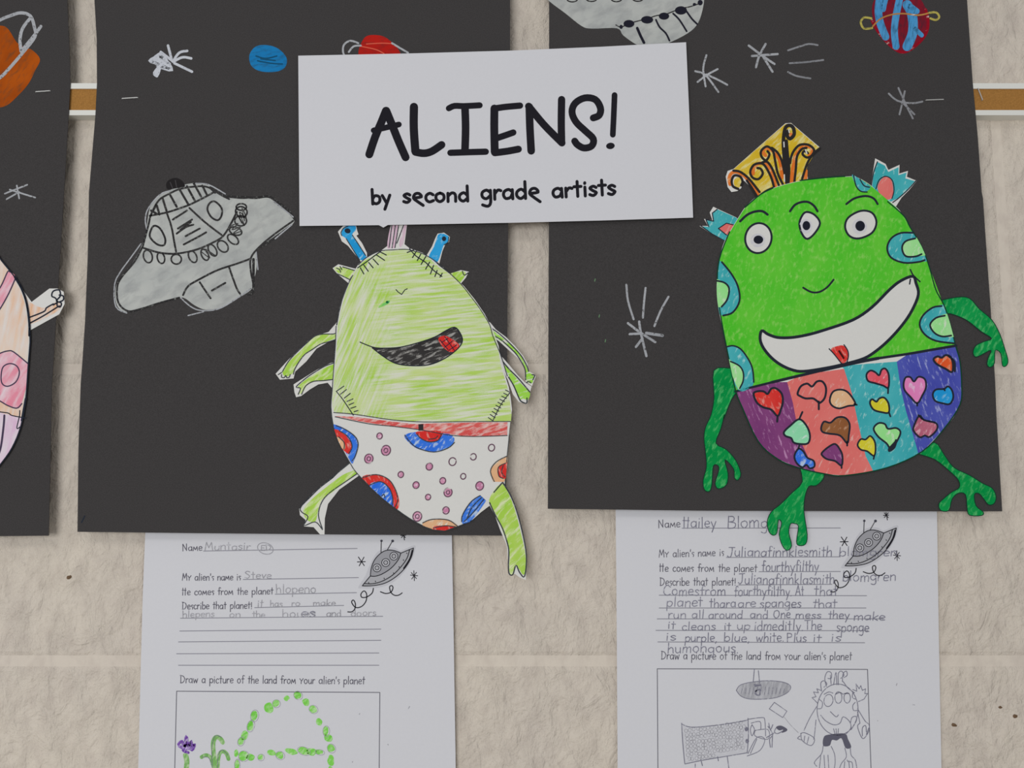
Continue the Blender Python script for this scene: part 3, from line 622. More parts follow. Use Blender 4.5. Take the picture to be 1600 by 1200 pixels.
# pencil drawing in the box: hanging lamp, spotted bed, small figure and the alien
lp = W2.fill('lamp_drawing', q23('1402 715 1430 680 1520 660 1620 655 1700 665 1740 690 1720 730 1650 760 1560 770 1480 768 1430 750'), M_PGREY, L1)
W2.ink('lamp_line', [q23('1402 715 1430 680 1520 660 1620 655 1700 665 1742 690 1720 730 1650 760 1560 770 1480 768 1430 750 1402 715')], 1.1, M_PEN2, L2, lp)
W2.ink('lamp_line', [q23('1515 580 1508 660'), q23('1540 592 1548 672')], 1.3, M_PEN2, L2, lp)
W2.ink('lamp_line', [q23('1515 680 1555 685'), q23('1520 690 1552 680'), q23('1520 720 1550 710 1545 745 1520 735 1530 715')], 2.2, M_PEN2, L2, lp)
W2.ink('lamp_line', [q23('%d %d %d %d' % (x, 690 + abs(x - 1570) // 10, x - 8, 745 - abs(x - 1570) // 12)) for x in range(1440, 1720, 24)], .7, M_PEN2, L2, lp)
bd = W2.fill('bed_drawing', q23('1060 925 1120 945 1260 935 1400 915 1475 900 1475 1000 1470 1105 1350 1125 1200 1150 1080 1175 1068 1050'), crayon('bed_pencil_wash', (189, 189, 194), (186, 186, 191), .3, 40, 300, 400, (193, 193, 198)), L1, sm=False)
W2.ink('bed_line', [q23('1060 920 1068 1050 1080 1175'), q23('1060 925 1120 945 1260 935 1400 915 1475 900'), q23('1080 1175 1200 1150 1350 1125 1470 1105'), q23('1475 890 1478 1000 1470 1105'), q23('1180 1145 1190 1185'), q23('1285 1130 1290 1155'), q23('1345 1125 1355 1200 1358 1260'), q23('1145 1175 1145 1260')], 1.3, M_PEN2, L2, bd)
for r_ in range(8):
    for c_ in range(17):
        x = 1092 + c_ * 22.5 + random.uniform(-5, 5) + r_ * 2; y = 968 + r_ * 25 - c_ * 3.2 + random.uniform(-5, 5)
        if x < 1455 and (r_ < 7 or c_ < 8): W2.ink('bed_spot', [q23(' '.join('%f %f' % p for p in ell(x, y, 10, 11, 0, 8)))], .65, M_PEN1, L2, bd, closed=True)
for x, y in ((1465, 957), (1470, 1032)): W2.fill('bed_knob', q23(' '.join('%f %f' % p for p in ell(x, y, 11, 14, 0, 8))), M_PEN2, L3, bd)
fg = W2.ink('figure_drawing', [q23('1480 895 1560 885 1580 900 1585 1000'), q23('1495 920 1550 910 1555 960'), q23('1500 930 1515 960 1500 1000 1490 960 1500 930'), q23('1520 965 1600 960 1600 1020 1520 1000 1520 965'), q23('1475 1110 1530 1010 1580 1020 1550 1090 1470 1125'), q23('1490 1110 1530 1020')], 1.1, M_PEN2, L2)
W2.fill('figure_hair', q33('50 945 80 935 118 955 115 970 85 980 95 960 70 965'), flat('soft_graphite', (92, 91, 104)), L2, fg)
W2.ink('figure_line', [q33('50 950 40 975 60 985 90 970'), q33('0 940 30 990 10 1020 15 1070'), q33('-10 1010 40 980'), q33('5 920 15 960 30 930'), q33('28 1000 25 1070')], 1.4, M_PEN2, L2, fg)
W2.ink('pillow_drawing', [q33('40 790 118 845 92 885 8 830 40 790')], 1.1, M_PEN2, L2, sm=False)
W2.ink('pencil_scribble', [q33('100 880 140 930 190 980')], .7, M_PEN1, L2)
ad = W2.ink('alien_drawing', [q33(' '.join('%f %f' % p for p in ell(435, 835, 128, 160, 0, 20)))], 1.2, M_PEN2, L2, closed=True)
W2.ink('alien_eye', [q33(' '.join('%f %f' % p for p in ell(378, 778, 28, 38, 10, 12))), q33(' '.join('%f %f' % p for p in ell(440, 760, 22, 36, 0, 12))), q33(' '.join('%f %f' % p for p in ell(495, 762, 20, 32, 0, 12)))], 1.1, M_PEN2, L2, ad, closed=True)
W2.ink('alien_line', [q33('350 740 380 725 405 732'), q33('425 738 450 728 470 740'), q33('475 735 505 735'), q33('390 848 425 880 440 868'), q33('330 870 360 905 410 930 450 920 470 880 510 910 518 950 490 985'), q33('515 920 525 885 550 878 552 905 520 960')], 1.2, M_PEN2, L2, ad)
W2.ink('alien_crown', [q33('335 720 330 670 350 655 368 675 350 695'), q33('365 690 355 640 370 600 395 605 395 640 375 640'), q33('395 680 390 620'), q33('410 680 425 600 430 680'), q33('440 680 440 610 460 595 475 620 455 640'), q33('465 660 470 610 490 595 495 620 475 635'), q33('470 660 500 700 540 730')], 1.2, M_PEN2, L2, ad)
W2.ink('alien_ear', [q33('310 795 275 760 300 755 285 725 315 730 305 705 330 715'), q33('530 710 555 720 550 675 570 705 580 685 590 715 610 705 605 735 622 735 600 770 565 785')], 1.1, M_PEN2, L2, ad, sm=False)
W2.ink('alien_spot', [q33('318 770 340 790 335 825 312 830'), q33('545 790 530 810 535 840 560 840'), q33('530 730 528 760 550 770')], 1.1, M_PEN2, L2, ad)
W2.ink('alien_arm', [q33('305 815 260 890 225 965'), q33('300 900 290 1000 285 1020'), q33('205 985 230 980 290 1015 270 1060 215 1030 205 985'), q33('230 1000 225 1035'), q33('255 1005 245 1045'), q33('200 1000 185 1015 210 1025'), q33('560 830 590 880 610 910 632 930 630 970 600 1015 580 1000 560 940 575 920'), q33('590 1000 590 950 610 935 615 975'), q33('560 850 575 920'), q33('615 990 630 950')], 1.15, M_PEN2, L2, ad)
W2.fill('alien_shorts', q33('350 1005 390 990 480 985 500 1020 520 1070 485 1075 460 1015 430 1028 400 1025 385 1060 345 1060'), flat('soft_graphite', (92, 91, 104)), L2, ad)
W2.ink('alien_line', [q33('410 955 418 985'), q33('425 955 428 985'), q33('440 955 438 980')], 1.2, M_PEN2, L2, ad)
W2.ink('alien_leg', [q33('345 1062 335 1110 300 1150 290 1170 305 1190'), q33('395 1065 415 1110 420 1160 415 1200'), q33('330 1120 325 1170 320 1210'), q33('350 1120 355 1200'), q33('375 1120 380 1200'), q33('480 1075 490 1130 460 1170 445 1210'), q33('515 1075 520 1120 545 1150 555 1200'), q33('480 1160 475 1210'), q33('505 1155 510 1210'), q33('495 1150 500 1160 525 1165 530 1210')], 1.1, M_PEN2, L2, ad)

# ------------------------------------------------------------------ sign
SG = Thing('title_sign', S_SIGN, (776, 350), 'white paper title sign lettered ALIENS! by second grade artists', 'sign', None,
           px('466 87 640 83.5 800 79 940 73 1072 66 1077 180 1080 260 1083 340 940 344.5 800 348 606 351.5 599 355.5 592 351.8 468 353 467 220'), M_WHITE, 0.0003)
word = [('A', [(q10('812 692 785 760 745 855 708 965'), 12.5), (q10('814 692 850 780 890 880 935 983'), 12.5), (q10('735 815 800 800 893 778'), 9.0)]),
        ('L', [(q10('987 668 986 800 996 945'), 13), (q10('996 950 1050 958 1100 945 1160 905'), 12)]),
        ('I', [(q10('1205 677 1240 662 1300 663 1398 658'), 9.5), (q10('1306 668 1310 800 1306 945'), 12), (q10('1215 955 1300 952 1436 948'), 10)]),
        ('E', [(q10('1490 678 1489 800 1492 950'), 12.5), (q10('1490 678 1560 668 1650 660'), 10), (q10('1498 866 1560 845 1608 828'), 10), (q10('1492 955 1570 945 1640 932'), 11)]),
        ('N', [(q20('108 668 112 800 120 943'), 12), (q20('104 664 200 780 312 893'), 11.5), (q20('310 622 308 760 310 890'), 11.5)]),
        ('S', [(q20('508 737 545 720 553 675 520 622 455 612 395 645 375 700 400 762 460 820 508 868 498 912 450 925 410 905 392 882'), 11)]),
        ('!', [(q20('641 594 636 720 630 842'), 9)])]
for ch, st in word: SG.ink('printed_letter', st, 12, M_PRINT, L1)
SG.fill('printed_letter', q20(' '.join('%f %f' % p for p in ell(615, 912, 27, 20, -8, 14))), M_PRINT, L1)
bt = zf(560, 270, .2625)
for txt, a, b, xh in (('by', (72, 186), (200, 180), 13), ('s&cond', (258, 177), (665, 168), 13.5), ('grad&', (722, 160), (1092, 150), 15), ('artists', (1148, 148), (1540, 128), 14.5)):
    (x0, y0), (x1, y1) = bt('%d %d' % a)[0], bt('%d %d' % b)[0]
    SG.ink('printed_word', letters(txt, x0 + 2, y0, x1 - 2, y1, xh, 0.0, 0.0, .1), 4.9, M_PRINT, L1, sm=False)

# ------------------------------------------------------------------ lime alien cut-out
def limb(t, name, slab, col, inks, off, mat, wpx=1.6, inkmat=None):
    o = t.slab(name, slab, M_CARD, off)
    if col: t.fill('crayon_colour', col, mat, off + L1, o)
    if inks: t.ink('ink_line', inks, wpx, inkmat or M_INKS, off + L2, o)
    return o
S_AL = Surf(S_BLK.a + 0.0005, S_BLK.b)
AL = Thing('alien_cutout', S_AL, (670, 900), 'lime green paper alien with blue antennae and spotted white underpants', 'paper alien')
limb(AL, 'arm', c4('700 215 795 105 900 100 900 340 790 300 700 330 560 410 440 560 310 680 290 760 130 775 80 705 230 540 330 450 460 320 560 255'), c4('860 225 780 235 640 245 545 270 460 340 380 430 260 540 200 620 160 690 200 740 280 700 300 660 350 560 430 470 520 410 620 350 780 295 860 290'),
     [c4('795 120 785 230 640 240 545 262 460 330 330 450 230 560 160 680'), c4('825 290 720 325 610 355 510 420 420 480 350 570 300 660 290 710'), c4('150 715 150 745 180 750 200 725 210 750 240 745 250 715'), c4('150 690 110 715')], 0.0, M_LIMB1)
limb(AL, 'arm', c4('860 550 720 580 560 660 400 760 290 830 300 920 320 980 380 965 480 890 580 830 690 810 740 870 860 900'), c4('860 580 770 590 650 640 500 730 400 800 340 860 370 880 350 940 400 920 450 830 530 790 640 785 770 770 860 770'),
     [c4('770 575 650 620 500 710 400 785 320 860 370 875 345 945'), c4('385 945 430 850 520 795 640 785 750 772')], 0.0, M_LIMB1)
limb(AL, 'arm', c5('470 170 495 180 560 260 680 350 790 460 880 570 930 660 945 750 1000 780 1030 810 1000 880 985 925 910 870 900 740 870 660 820 600 720 510 600 400 500 330'), c5('510 270 560 300 680 395 780 480 850 570 910 680 945 760 1000 800 985 890 920 860 910 740 880 660 820 560 700 460 600 380 520 330'),
     [c5('515 250 600 310 720 420 850 560 920 680 945 750'), c5('530 330 620 380 720 470 800 550 870 660 905 740 910 850'), c5('920 885 945 870 970 885'), c5('985 790 1015 800 995 850')], 0.0, crayon('bright_lime', (140, 198, 66), (160, 206, 90), .15), 1.8)
limb(AL, 'arm', c5('600 560 640 590 720 680 820 800 900 880 980 930 955 1020 930 1130 870 1120 830 1110 760 1020 700 850 620 690'), c5('655 680 720 740 800 830 880 920 960 1000 935 1085 880 1070 840 1080 800 980 740 860'),
     [c5('645 640 720 730 820 830 960 995'), c5('710 820 770 920 830 1060 860 1105 920 1125 925 1065')], 0.0001, crayon('bright_lime', (140, 198, 66)), 2.0)
limb(AL, 'leg', q12('660 480 600 480 540 530 480 590 400 650 330 720 270 780 275 820 310 850 300 890 360 895 400 940 428 940 430 840 450 750 520 660 640 575 720 560'), q12('650 500 610 540 540 570 420 660 350 720 295 790 320 850 370 860 390 780 415 720 470 680 560 610 650 545'),
     [q12('590 490 480 580 340 700 280 770 285 800 325 830 300 885 370 862 415 910'), q12('640 555 560 610 460 680 410 740 390 820 415 905')], 0.0, M_LIMB1)
limb(AL, 'leg', c6('150 480 220 545 280 660 320 770 375 900 383 1000 390 1140 440 1130 480 1160 530 1180 540 980 500 780 450 600 400 480 340 380 250 380'), c6('230 530 330 395 400 500 450 640 490 800 525 960 530 1060 510 1140 450 1060 420 1140 395 1100 395 950 340 780 290 650'),
     [c6('340 385 400 480 450 600 500 780 535 980 520 1150 480 1120 450 1060 425 1135 395 1130 388 1060 392 950 380 880 340 760 280 650 235 550'), c6('270 465 340 385')], 0.0009, M_LIMB1, 2.0)
# antennae and head hands
an = limb(AL, 'antenna', c3('830 110 900 40 980 40 1005 150 1020 190 995 205 1060 290 1115 400 1120 500 1060 520 1030 480 900 320 830 270 785 160'), c3('920 50 975 60 990 140 950 190 1000 280 1110 440 1040 480 950 340 880 240 830 200 840 140'), [c3('830 205 820 170 850 120 900 100'), c3('880 240 960 370 1030 480'), c3('950 200 1010 290 1100 430')], 0.0, M_SKY, 1.5)
AL.fill('antenna_eye', c3(' '.join('%f %f' % p for p in ell(895, 150, 34, 28, 15, 12))), flat('eye_black', (40, 46, 56)), .0002, an)
an = limb(AL, 'antenna', q11('1120 290 1135 260 1175 254 1212 280 1206 312 1182 330 1165 370 1145 450 1060 410 1070 390 1100 340'), q11('1130 290 1140 265 1170 260 1205 280 1200 310 1175 330 1160 370 1130 440 1080 410 1112 340'), [q11('1205 280 1200 312 1176 330')], 0.0, M_SKY, 1.4)
AL.fill('antenna_eye', q11(' '.join('%f %f' % p for p in ell(1175, 292, 13, 15, 0, 10))), flat('eye_black', (40, 46, 56)), .0002, an)
an = limb(AL, 'antenna', q11('770 375 820 338 846 190 946 190 928 326 970 360 880 400'), q11('848 195 892 195 868 350 820 345'), [q11('850 200 832 345'), q11('872 200 850 350'), q11('893 200 868 350'), q11('925 200 880 320')], 0.0, M_STALK, 1.5)
AL.fill('crayon_colour', q11('922 195 944 195 918 325 895 330'), M_STALK, .00006, an)
limb(AL, 'ear', c3('725 575 790 530 960 575 1060 590 1000 745 905 745 780 640'), c3('745 580 790 560 960 600 990 640 930 700 790 630'), [c3('985 590 960 640 930 690 910 740'), c3('780 640 850 670 950 720'), c3('770 575 805 590 815 620'), c3('810 555 830 590'), c3('840 560 970 600')], 0.0, M_LIMB1)
limb(AL, 'ear', q11('1180 500 1215 510 1280 488 1330 498 1312 535 1270 585 1200 560'), q11('1200 515 1280 495 1310 510 1270 570 1220 540'), [q11('1215 520 1280 575'), q11('1290 495 1302 520 1325 505')], 0.0, M_LIMB1)
body1 = px('572.5 402.5 560 412.5 550 430 542.5 447.5 536 465 530 490 526 507 525 532 522.5 562 519.5 600 517 625 519 650 522.5 672 529 690 537.5 707 547.5 725 560 742 580 762 600 780 620 796 640 810 660 821 675 827 695 829 715 822 735 815 752 800 768 788 780 775 789 755 790 750 792.5 715 794.7 682 797 662 800 640 798 622 795 605 785 573 779 540 769 513 757 490 742 468 725 447 704 429 687 416 675 405 660 395 640 388 622 387 604 389 590 393')
H1 = hull(body1)
bo = AL.slab('body', body1, M_CARD, 0.0004)
waist = q12('485 180 620 190 850 225 1050 238 1300 235 1620 235')
green = [p for p in smooth(body1, True, 2) if p[1] < 646]
green = sorted([p for p in green if p[0] < 640], key=lambda p: -p[1]) + sorted([p for p in green if p[0] >= 640], key=lambda p: p[1]) + waist[::-1]
cx0 = 655
green = [(cx0 + (x - cx0) * .985, y + (2.2 if y < 420 else 0)) for x, y in green]
AL.fill('crayon_colour', clip(green, H1), M_GREEN1, .00046, bo, sm=False)
O1 = .00052
AL.ink('ink_outline', [px('525 510 524 540 521 580 519 610 517 640 521 665 529 690 545 720 560 742 600 780 640 810 675 827 700 828 740 812'), q11('605 520 570 590 530 700 505 830'), q11('640 455 690 410 770 370 850 362 930 358 970 365 1040 385 1110 425 1180 480 1280 575 1340 650 1400 730 1460 830 1480 900 1530 1020 1570 1150'), c6('395 0 385 100 365 300 362 400')], 1.3, M_INKS, O1, bo)
lash = AL.ink('eyelash', [c3('1010 570 1100 510 1220 420 1270 385'), c3('1040 570 1080 640'), c3('1080 540 1130 610'), c3('1135 510 1185 570'), c3('1185 470 1245 535'), c3('1225 425 1315 485'), c3('1265 390 1335 425')], 1.7, M_INK, O1)
AL.ink('eyelash', [q11('960 355 1000 400 1060 440 1110 490 1162 528'), q11('978 410 1002 370'), q11('945 378 985 362'), q11('1008 428 1030 388'), q11('1032 452 1062 402'), q11('1060 482 1085 438'), q11('1090 512 1110 458'), q11('1118 528 1132 490'), q11('1150 532 1164 508')], 1.7, M_INK, O1)
AL.ink('nose', [q11('875 610 888 625 910 640 930 612 945 605')], 1.4, M_INK, O1, sm=False)
AL.fill('crayon_smear', q11('765 725 775 705 810 680 835 678 830 695 795 715'), M_DKG, O1); AL.fill('crayon_smear', q11(' '.join('%f %f' % p for p in ell(820, 688, 9, 8, 0, 8))), flat('dot_green', (28, 96, 60)), O1 + L1)
mo = AL.fill('mouth', q11('725 972 800 975 900 970 1020 940 1120 905 1180 870 1240 845 1275 880 1290 930 1260 980 1180 1040 1080 1080 960 1085 870 1070 800 1030 745 992'), M_BLK, O1)
AL.ink('lip_line', [q11('650 938 690 955 740 972 800 976 900 970 1020 940 1120 905 1180 870 1240 845 1275 880 1290 930 1260 980 1180 1040 1080 1080 960 1085 870 1070 800 1030 740 985')], 1.6, M_INK, O1 + L2, mo)
AL.fill('tongue', q11('1140 915 1165 900 1200 905 1270 955 1245 995 1210 998 1175 975 1150 945'), M_RED, O1 + L1, mo)
AL.ink('tongue_line', [q11('1160 940 1200 915'), q11('1180 970 1230 930'), q11('1205 990 1255 955'), q11('1180 905 1240 990'), q11('1150 925 1200 985')], 1.3, M_INK, O1 + L2, mo)
AL.ink('stitch_line', [c4('790 910 870 1010 990 1190'), c4('800 905 880 850'), c4('840 945 910 890'), c4('885 990 955 935'), c4('915 1030 985 1000'), c4('940 1070 995 1045'), c4('960 1110 1020 1090'), c4('1000 1150 1045 1135')], 1.6, M_INKS, O1)
AL.ink('stitch_line', [q12('1590 50 1530 130 1480 230')] + [q12('%f %f %f %f' % (1588 - t * 105, 52 + t * 170 + t * t * 10, 1560 - t * 108, 38 + t * 172)) for t in [i / 9 for i in range(10)]], 1.5, M_INKS, O1)
wb = AL.fill('waistband', clip(q12('492 200 620 205 800 228 980 250 1150 245 1400 240 1572 240 1570 318 1400 328 1300 325 1150 305 980 282 800 258 640 232'), H1), M_BAND, O1, sm=False)
AL.ink('waist_line', [q12('485 178 620 190 850 224 1050 237 1300 235 1590 234'), q12('495 205 700 248 860 265 1050 290 1200 318 1350 328 1570 322')], 1.3, M_INKS, O1 + L2, wb)
AL.fill('buckle', q12('1015 252 1045 250 1046 290 1016 292'), flat('buckle_black', (52, 48, 50)), O1 + L3, wb, sm=False)
for i, (x, y, r) in enumerate(((772, 325, 17), (812, 415, 28), (705, 467, 26), (905, 566, 17), (1000, 632, 19), (1083, 516, 20), (1228, 485, 22), (1358, 455, 18), (1472, 398, 19), (1295, 577, 16), (1167, 605, 18), (1200, 677, 25), (1075, 707, 16), (1398, 637, 24), (1187, 790, 20), (1008, 828, 27))):
    e = lambda k: q12(' '.join('%f %f' % p for p in ell(x, y, r * k, r * k * 1.12, 15, 14)))
    o = AL.ink('spot', [e(1.0)], 1.7, crayon('spot_ink', (92, 62, 80), (104, 78, 92), .1), O1 + L1, closed=True)
    if i not in (6, 7, 8, 9): AL.fill('spot_colour', e(.9), M_DOTP, O1, o)
    if i in (1, 2, 11, 15): AL.ink('spot_ring', [e(.42)], 1.5, crayon('spot_ink', (92, 62, 80)), O1 + L1, o, closed=True)
def patch(name, layers, inks):
    root = None
    for k, (p, m) in enumerate(layers):
        c = clip(smooth(q12(p), True), H1); root_ = AL.fill(name if root is None else name + '_colour', c, m, O1 + L1 * k, root, sm=False); root = root or root_
    AL.ink(name + '_line', [q12(s) for s in inks], 1.5, M_INKS, O1 + L4, root)
patch('target_patch', [('480 255 520 262 570 290 632 350 638 400 612 480 590 485 500 300', M_ROYAL), ('480 288 540 300 595 370 598 400 578 438 520 380', M_RED), ('490 330 530 340 556 375 550 410 500 360', M_PEACH)], ['500 260 560 285 620 330 638 380 620 450 600 480', '520 292 575 330 600 390 580 435', '515 330 550 365 550 405'])
patch('target_patch', [('930 320 1000 300 1160 298 1240 340 1200 400 1110 424 1010 405 950 360', M_ROYAL), ('1005 298 1160 296 1140 350 1080 362 1025 335', M_RED)], ['930 320 960 360 1010 400 1110 425 1200 400 1240 365', '1005 310 1030 340 1085 362 1140 350 1160 310', '1080 345 1120 340 1135 325'])
patch('target_patch', [('660 592 750 566 830 600 882 680 895 760 860 790 780 740', M_RED), ('710 632 780 612 840 660 858 740 850 790 770 730', M_ROYAL)], ['665 585 750 566 830 598 875 670 885 730 868 770', '712 630 780 610 835 655 855 720 850 760', '785 700 800 690 805 710'])
patch('target_patch', [('1040 872 1100 848 1200 850 1262 892 1180 930 1080 930', M_PEACH), ('1110 892 1180 885 1250 893 1200 930 1120 930', M_RED)], ['1042 868 1100 846 1200 850 1258 888', '1110 900 1180 886 1245 892'])
patch('target_patch', [('1290 872 1288 820 1350 730 1440 680 1462 690 1400 785 1340 858', M_ROYAL)], ['1285 860 1292 815 1350 730 1430 685 1480 678', '1300 860 1360 800 1440 700', '1320 840 1350 770 1420 700', '1460 690 1540 620'])
patch('target_patch', [('1590 445 1500 490 1465 550 1500 632 1560 600 1600 520', M_PEACH), ('1590 488 1515 520 1518 570 1555 592 1600 560', M_RED)], ['1570 450 1500 488 1465 548 1500 630', '1560 495 1515 520 1518 575 1545 590', '1545 510 1535 550 1555 580'])

# ------------------------------------------------------------------ grass green alien cut-out
S_AR = Surf(S_BLK.a + 0.0005, S_BLK.b)
AR = Thing('alien_cutout', S_AR, (1310, 850), 'grass green paper alien with three eyes, yellow crown and heart shorts', 'paper alien')
def limb2(name, pts):
    pts = smooth(pts, True, 3); o = AR.slab(name, pts, M_CARD, 0.0)
    AR.fill('crayon_colour', pts, M_LIMB2, L1, o, sm=False); AR.ink('ink_outline', [pts], 1.3, flat('dark_green_ink', (22, 62, 44)), L2, o, sm=False, closed=True)
limb2('arm', d1('235 660 390 635 440 660 500 830 420 960 340 1160') + q22('1328 190 1305 280 1275 370 1340 410 1400 480 1430 560 1412 600 1390 585 1385 530 1330 472 1350 560 1340 630 1290 655 1270 620 1290 550 1290 512 1258 512 1250 620 1235 670 1202 660 1195 600 1215 520 1210 430 1200 340 1210 270 1245 190 1263 80'))
limb2('arm', q31('1060 690 1180 658 1260 665 1320 730 1400 800 1450 890 1480 980 1500 1050 1490 1085 1465 1085 1455 1010 1420 990 1415 1070 1390 1095 1370 1080 1375 1040 1395 988 1330 1020 1295 1030 1282 1000 1300 960 1350 935 1398 915 1330 870 1240 800 1140 760 1080 760'))
limb2('leg', q32('930 425 1040 365 1100 440 1160 520 1260 570 1340 620 1400 650 1425 700 1415 745 1380 755 1350 720 1320 685 1290 690 1300 760 1345 800 1335 822 1260 820 1245 780 1235 692 1190 682 1150 720 1130 790 1080 790 1068 750 1100 715 1150 675 1195 648 1190 600 1130 540 1040 470'))
limb2('leg', q32('205 490 350 520 352 565 340 600 300 635 255 640 230 710 225 800 245 940 235 1000 195 1010 178 985 190 890 165 872 140 875 130 930 148 1010 120 1040 90 1010 70 940 85 870 65 850 55 930 30 945 5 920 -5 860 20 800 80 750 150 680 215 610'))
# crown
cr_p = c7('360 640 380 580 440 560 980 85 1040 80 1345 340 1285 400 1230 480 1200 560 1215 660 1215 720 1000 760 720 870 690 850 640 770 560 690 545 680 520 760 480 790 420 800 380 750')
cr = AR.slab('crown', cr_p, M_CARD, 0.0001)
AR.fill('crown_colour', c7('440 565 700 335 980 92 1040 86 1335 340 1285 400 1215 520 1180 640 1150 740 1000 760 720 860 600 690 500 600'), M_YEL, .00016, cr, sm=False)
AR.fill('crown_colour', c7(' '.join('%f %f' % p for p in ell(485, 700, 42, 55, 0, 12))), M_YEL, .00016, cr)
AR.ink('crown_colour', [c7('705 850 640 740 560 640 480 592 420 605 395 660 405 720'), c7('880 760 850 640 790 520 720 500 655 540 645 610'), c7('945 650 930 500 880 400 800 345 745 370 775 420'), c7('1045 700 1060 540 1092 410 1170 325 1240 335 1262 390 1230 420'), c7('1000 500 985 400 975 300'), c7('1030 225 1040 200'), c7('1195 580 1190 690')], 5.4, M_ORG, .00022, cr)
AR.ink('crown_line', [c7('490 768 435 740 422 680 450 628 510 640 535 690 520 730'), c7('712 800 600 660 510 590 440 578'), c7('700 870 640 770 580 680'), c7('862 745 830 640 770 530 720 500 650 520 615 590 640 650 700 665 745 610 725 560 690 550'), c7('930 775 890 670 840 550 790 485 740 492'), c7('955 720 900 600 870 450 850 370 790 325 730 370 732 430 780 470 815 410 795 375'), c7('975 620 945 480 900 390 840 340'), c7('1030 500 1040 440 1070 370 1130 310 1220 308 1280 360 1255 420 1205 440 1160 405 1180 372 1215 395'), c7('1075 690 1090 560 1102 430 1150 355 1200 340'), c7('1340 345 1275 400 1210 500 1155 665'), c7('730 825 790 785 860 755')], 3.8, flat('crown_ink', (44, 42, 42)), .00028, cr)
AR.ink('crown_line', [c7('1000 735 985 600 970 450 960 280 978 140 1020 105 1062 130 1072 200 1030 245 1000 215 1010 165'), c7('1005 730 1015 560 1000 400 990 270')], 5.6, flat('crown_ink', (44, 42, 42)), .00028, cr)
AR.ink('bare_paper_fleck', [c7('965 280 968 330'), c7('970 620 972 690'), c7('1190 360 1205 400'), c7('1015 150 1022 180')], 1.8, M_CARD, .00034, cr)
# ears
e_ = AR.slab('ear', q30('630 1230 655 1085 670 990 690 1000 735 1025 752 1062 822 1030 820 1085 875 1068 868 1105 930 1130 885 1185 835 1235 800 1290 700 1260'), M_CARD, 0.0)
AR.fill('ear_colour', q30('640 1230 662 1080 684 1012 730 1035 752 1075 816 1045 815 1095 866 1078 858 1115 918 1132 875 1180 825 1232 770 1260 690 1240'), M_TEAL, L1, e_, sm=False)
AR.fill('ear_inner', q30('685 1180 700 1130 735 1105 770 1125 782 1180 775 1240 720 1240'), M_ROSE, L2, e_)
AR.ink('ear_line', [q30('675 1180 695 1125 735 1102 775 1125 788 1185 775 1240'), q30('925 1130 880 1180 820 1235 780 1265'), q30('684 1010 660 1080 640 1190')], 1.6, M_INK, L3, e_)
e_ = AR.slab('ear', q21('1172 212 1225 212 1200 168 1252 176 1236 128 1258 92 1282 104 1400 158 1450 200 1400 300 1330 310 1250 265'), M_CARD, 0.0)
AR.fill('ear_colour', q21('1182 214 1232 218 1212 174 1262 184 1250 134 1282 108 1400 160 1450 200 1400 300 1332 306 1250 260'), M_TEAL, L1, e_, sm=False)
AR.fill('ear_inner', q21('1297 232 1340 198 1392 207 1372 250 1342 266'), M_ROSE, L2, e_)
AR.ink('ear_line', [q21('1395 208 1340 195 1290 228 1340 268'), q21('1182 212 1250 262 1330 306'), q21('1230 216 1212 172 1260 182 1252 132 1282 108')], 1.6, M_INK, L3, e_, sm=False)
body2 = px('1164 324 1176 312 1188 304 1207.5 294 1230 287 1254 282 1290 278 1320 276 1338 276.5 1360 289 1373 302 1387 315 1400 323 1412 337 1422 355 1440 385 1452 417 1462 452 1475 477 1485 507 1493 540 1500 565 1502.5 600 1503 615 1500 632 1490 652 1475 670 1457 690 1440 706 1412 721 1385 731 1350 739 1320 743 1287 740 1245 730 1215 717 1200 707 1185 690 1170 660 1160 637 1150 612 1142 575 1135 540 1125 495 1120 460 1121 425 1125 400 1132 377 1145 354 1153 341')
H2 = hull(smooth(body2, True, 3)); Q1 = .0004
bo2 = AR.slab('body', body2, M_CARD, Q1, sm=True)
wl = d1('460 875 640 830 840 780 1150 705 1560 610') + d3('400 245 800 180 1400 78')
inset = [(1312 + (x - 1312) * .997, 510 + (y - 510) * .9975) for x, y in H2]
AR.fill('crayon_colour', clip(px('1000 200 1600 200 1600 530') + [(1520, 535)] + wl[::-1] + px('1100 625 1000 650'), inset), M_GREEN2, Q1 + L1, bo2, sm=False)
O2 = Q1 + L2
def panel(p, m): return AR.fill('shorts_panel', clip(p, inset), m, Q1 + L1, sm=False)
b1 = d1('1000 780 1060 1000') + q32('180 250 200 350 290 540 330 620'); b2 = d2('1430 290 1530 600') + q32('560 230 610 450 655 540 680 640'); b3 = d3('650 280 700 620 760 880') + q32('930 400 950 480 980 560')
panel([wl[0], wl[1], wl[2], b1[0]] + b1[1:] + px('1150 800 1100 700'), M_PURP)
panel([b1[0], wl[3], b2[0]] + b2[1:] + b1[::-1][:-1], M_ROSE)
panel([b2[0], wl[4], b3[0]] + b3[1:] + b2[::-1][:-1], M_TEAL)
panel([b3[0], wl[6], wl[7]] + px('1560 600 1540 780 1440 800') + b3[::-1][:-1], M_BLUE)
AR.ink('ink_outline', [px('1164 324 1188 304 1207.5 294'), px('1320 275.5 1290 277.5 1250 282'), px('1387 315 1412 337 1422 355 1440 385 1452 417 1462 452 1475 477 1485 507 1493 540 1500 565 1502.5 600 1500 632 1475 670 1440 706 1385 731 1320 743 1287 740 1245 730 1215 717 1185 690 1160 637 1150 612 1142 575 1128 505 1121 450 1124 405 1140 362')], 1.9, flat('dark_green_ink', (22, 62, 44)), O2, bo2)
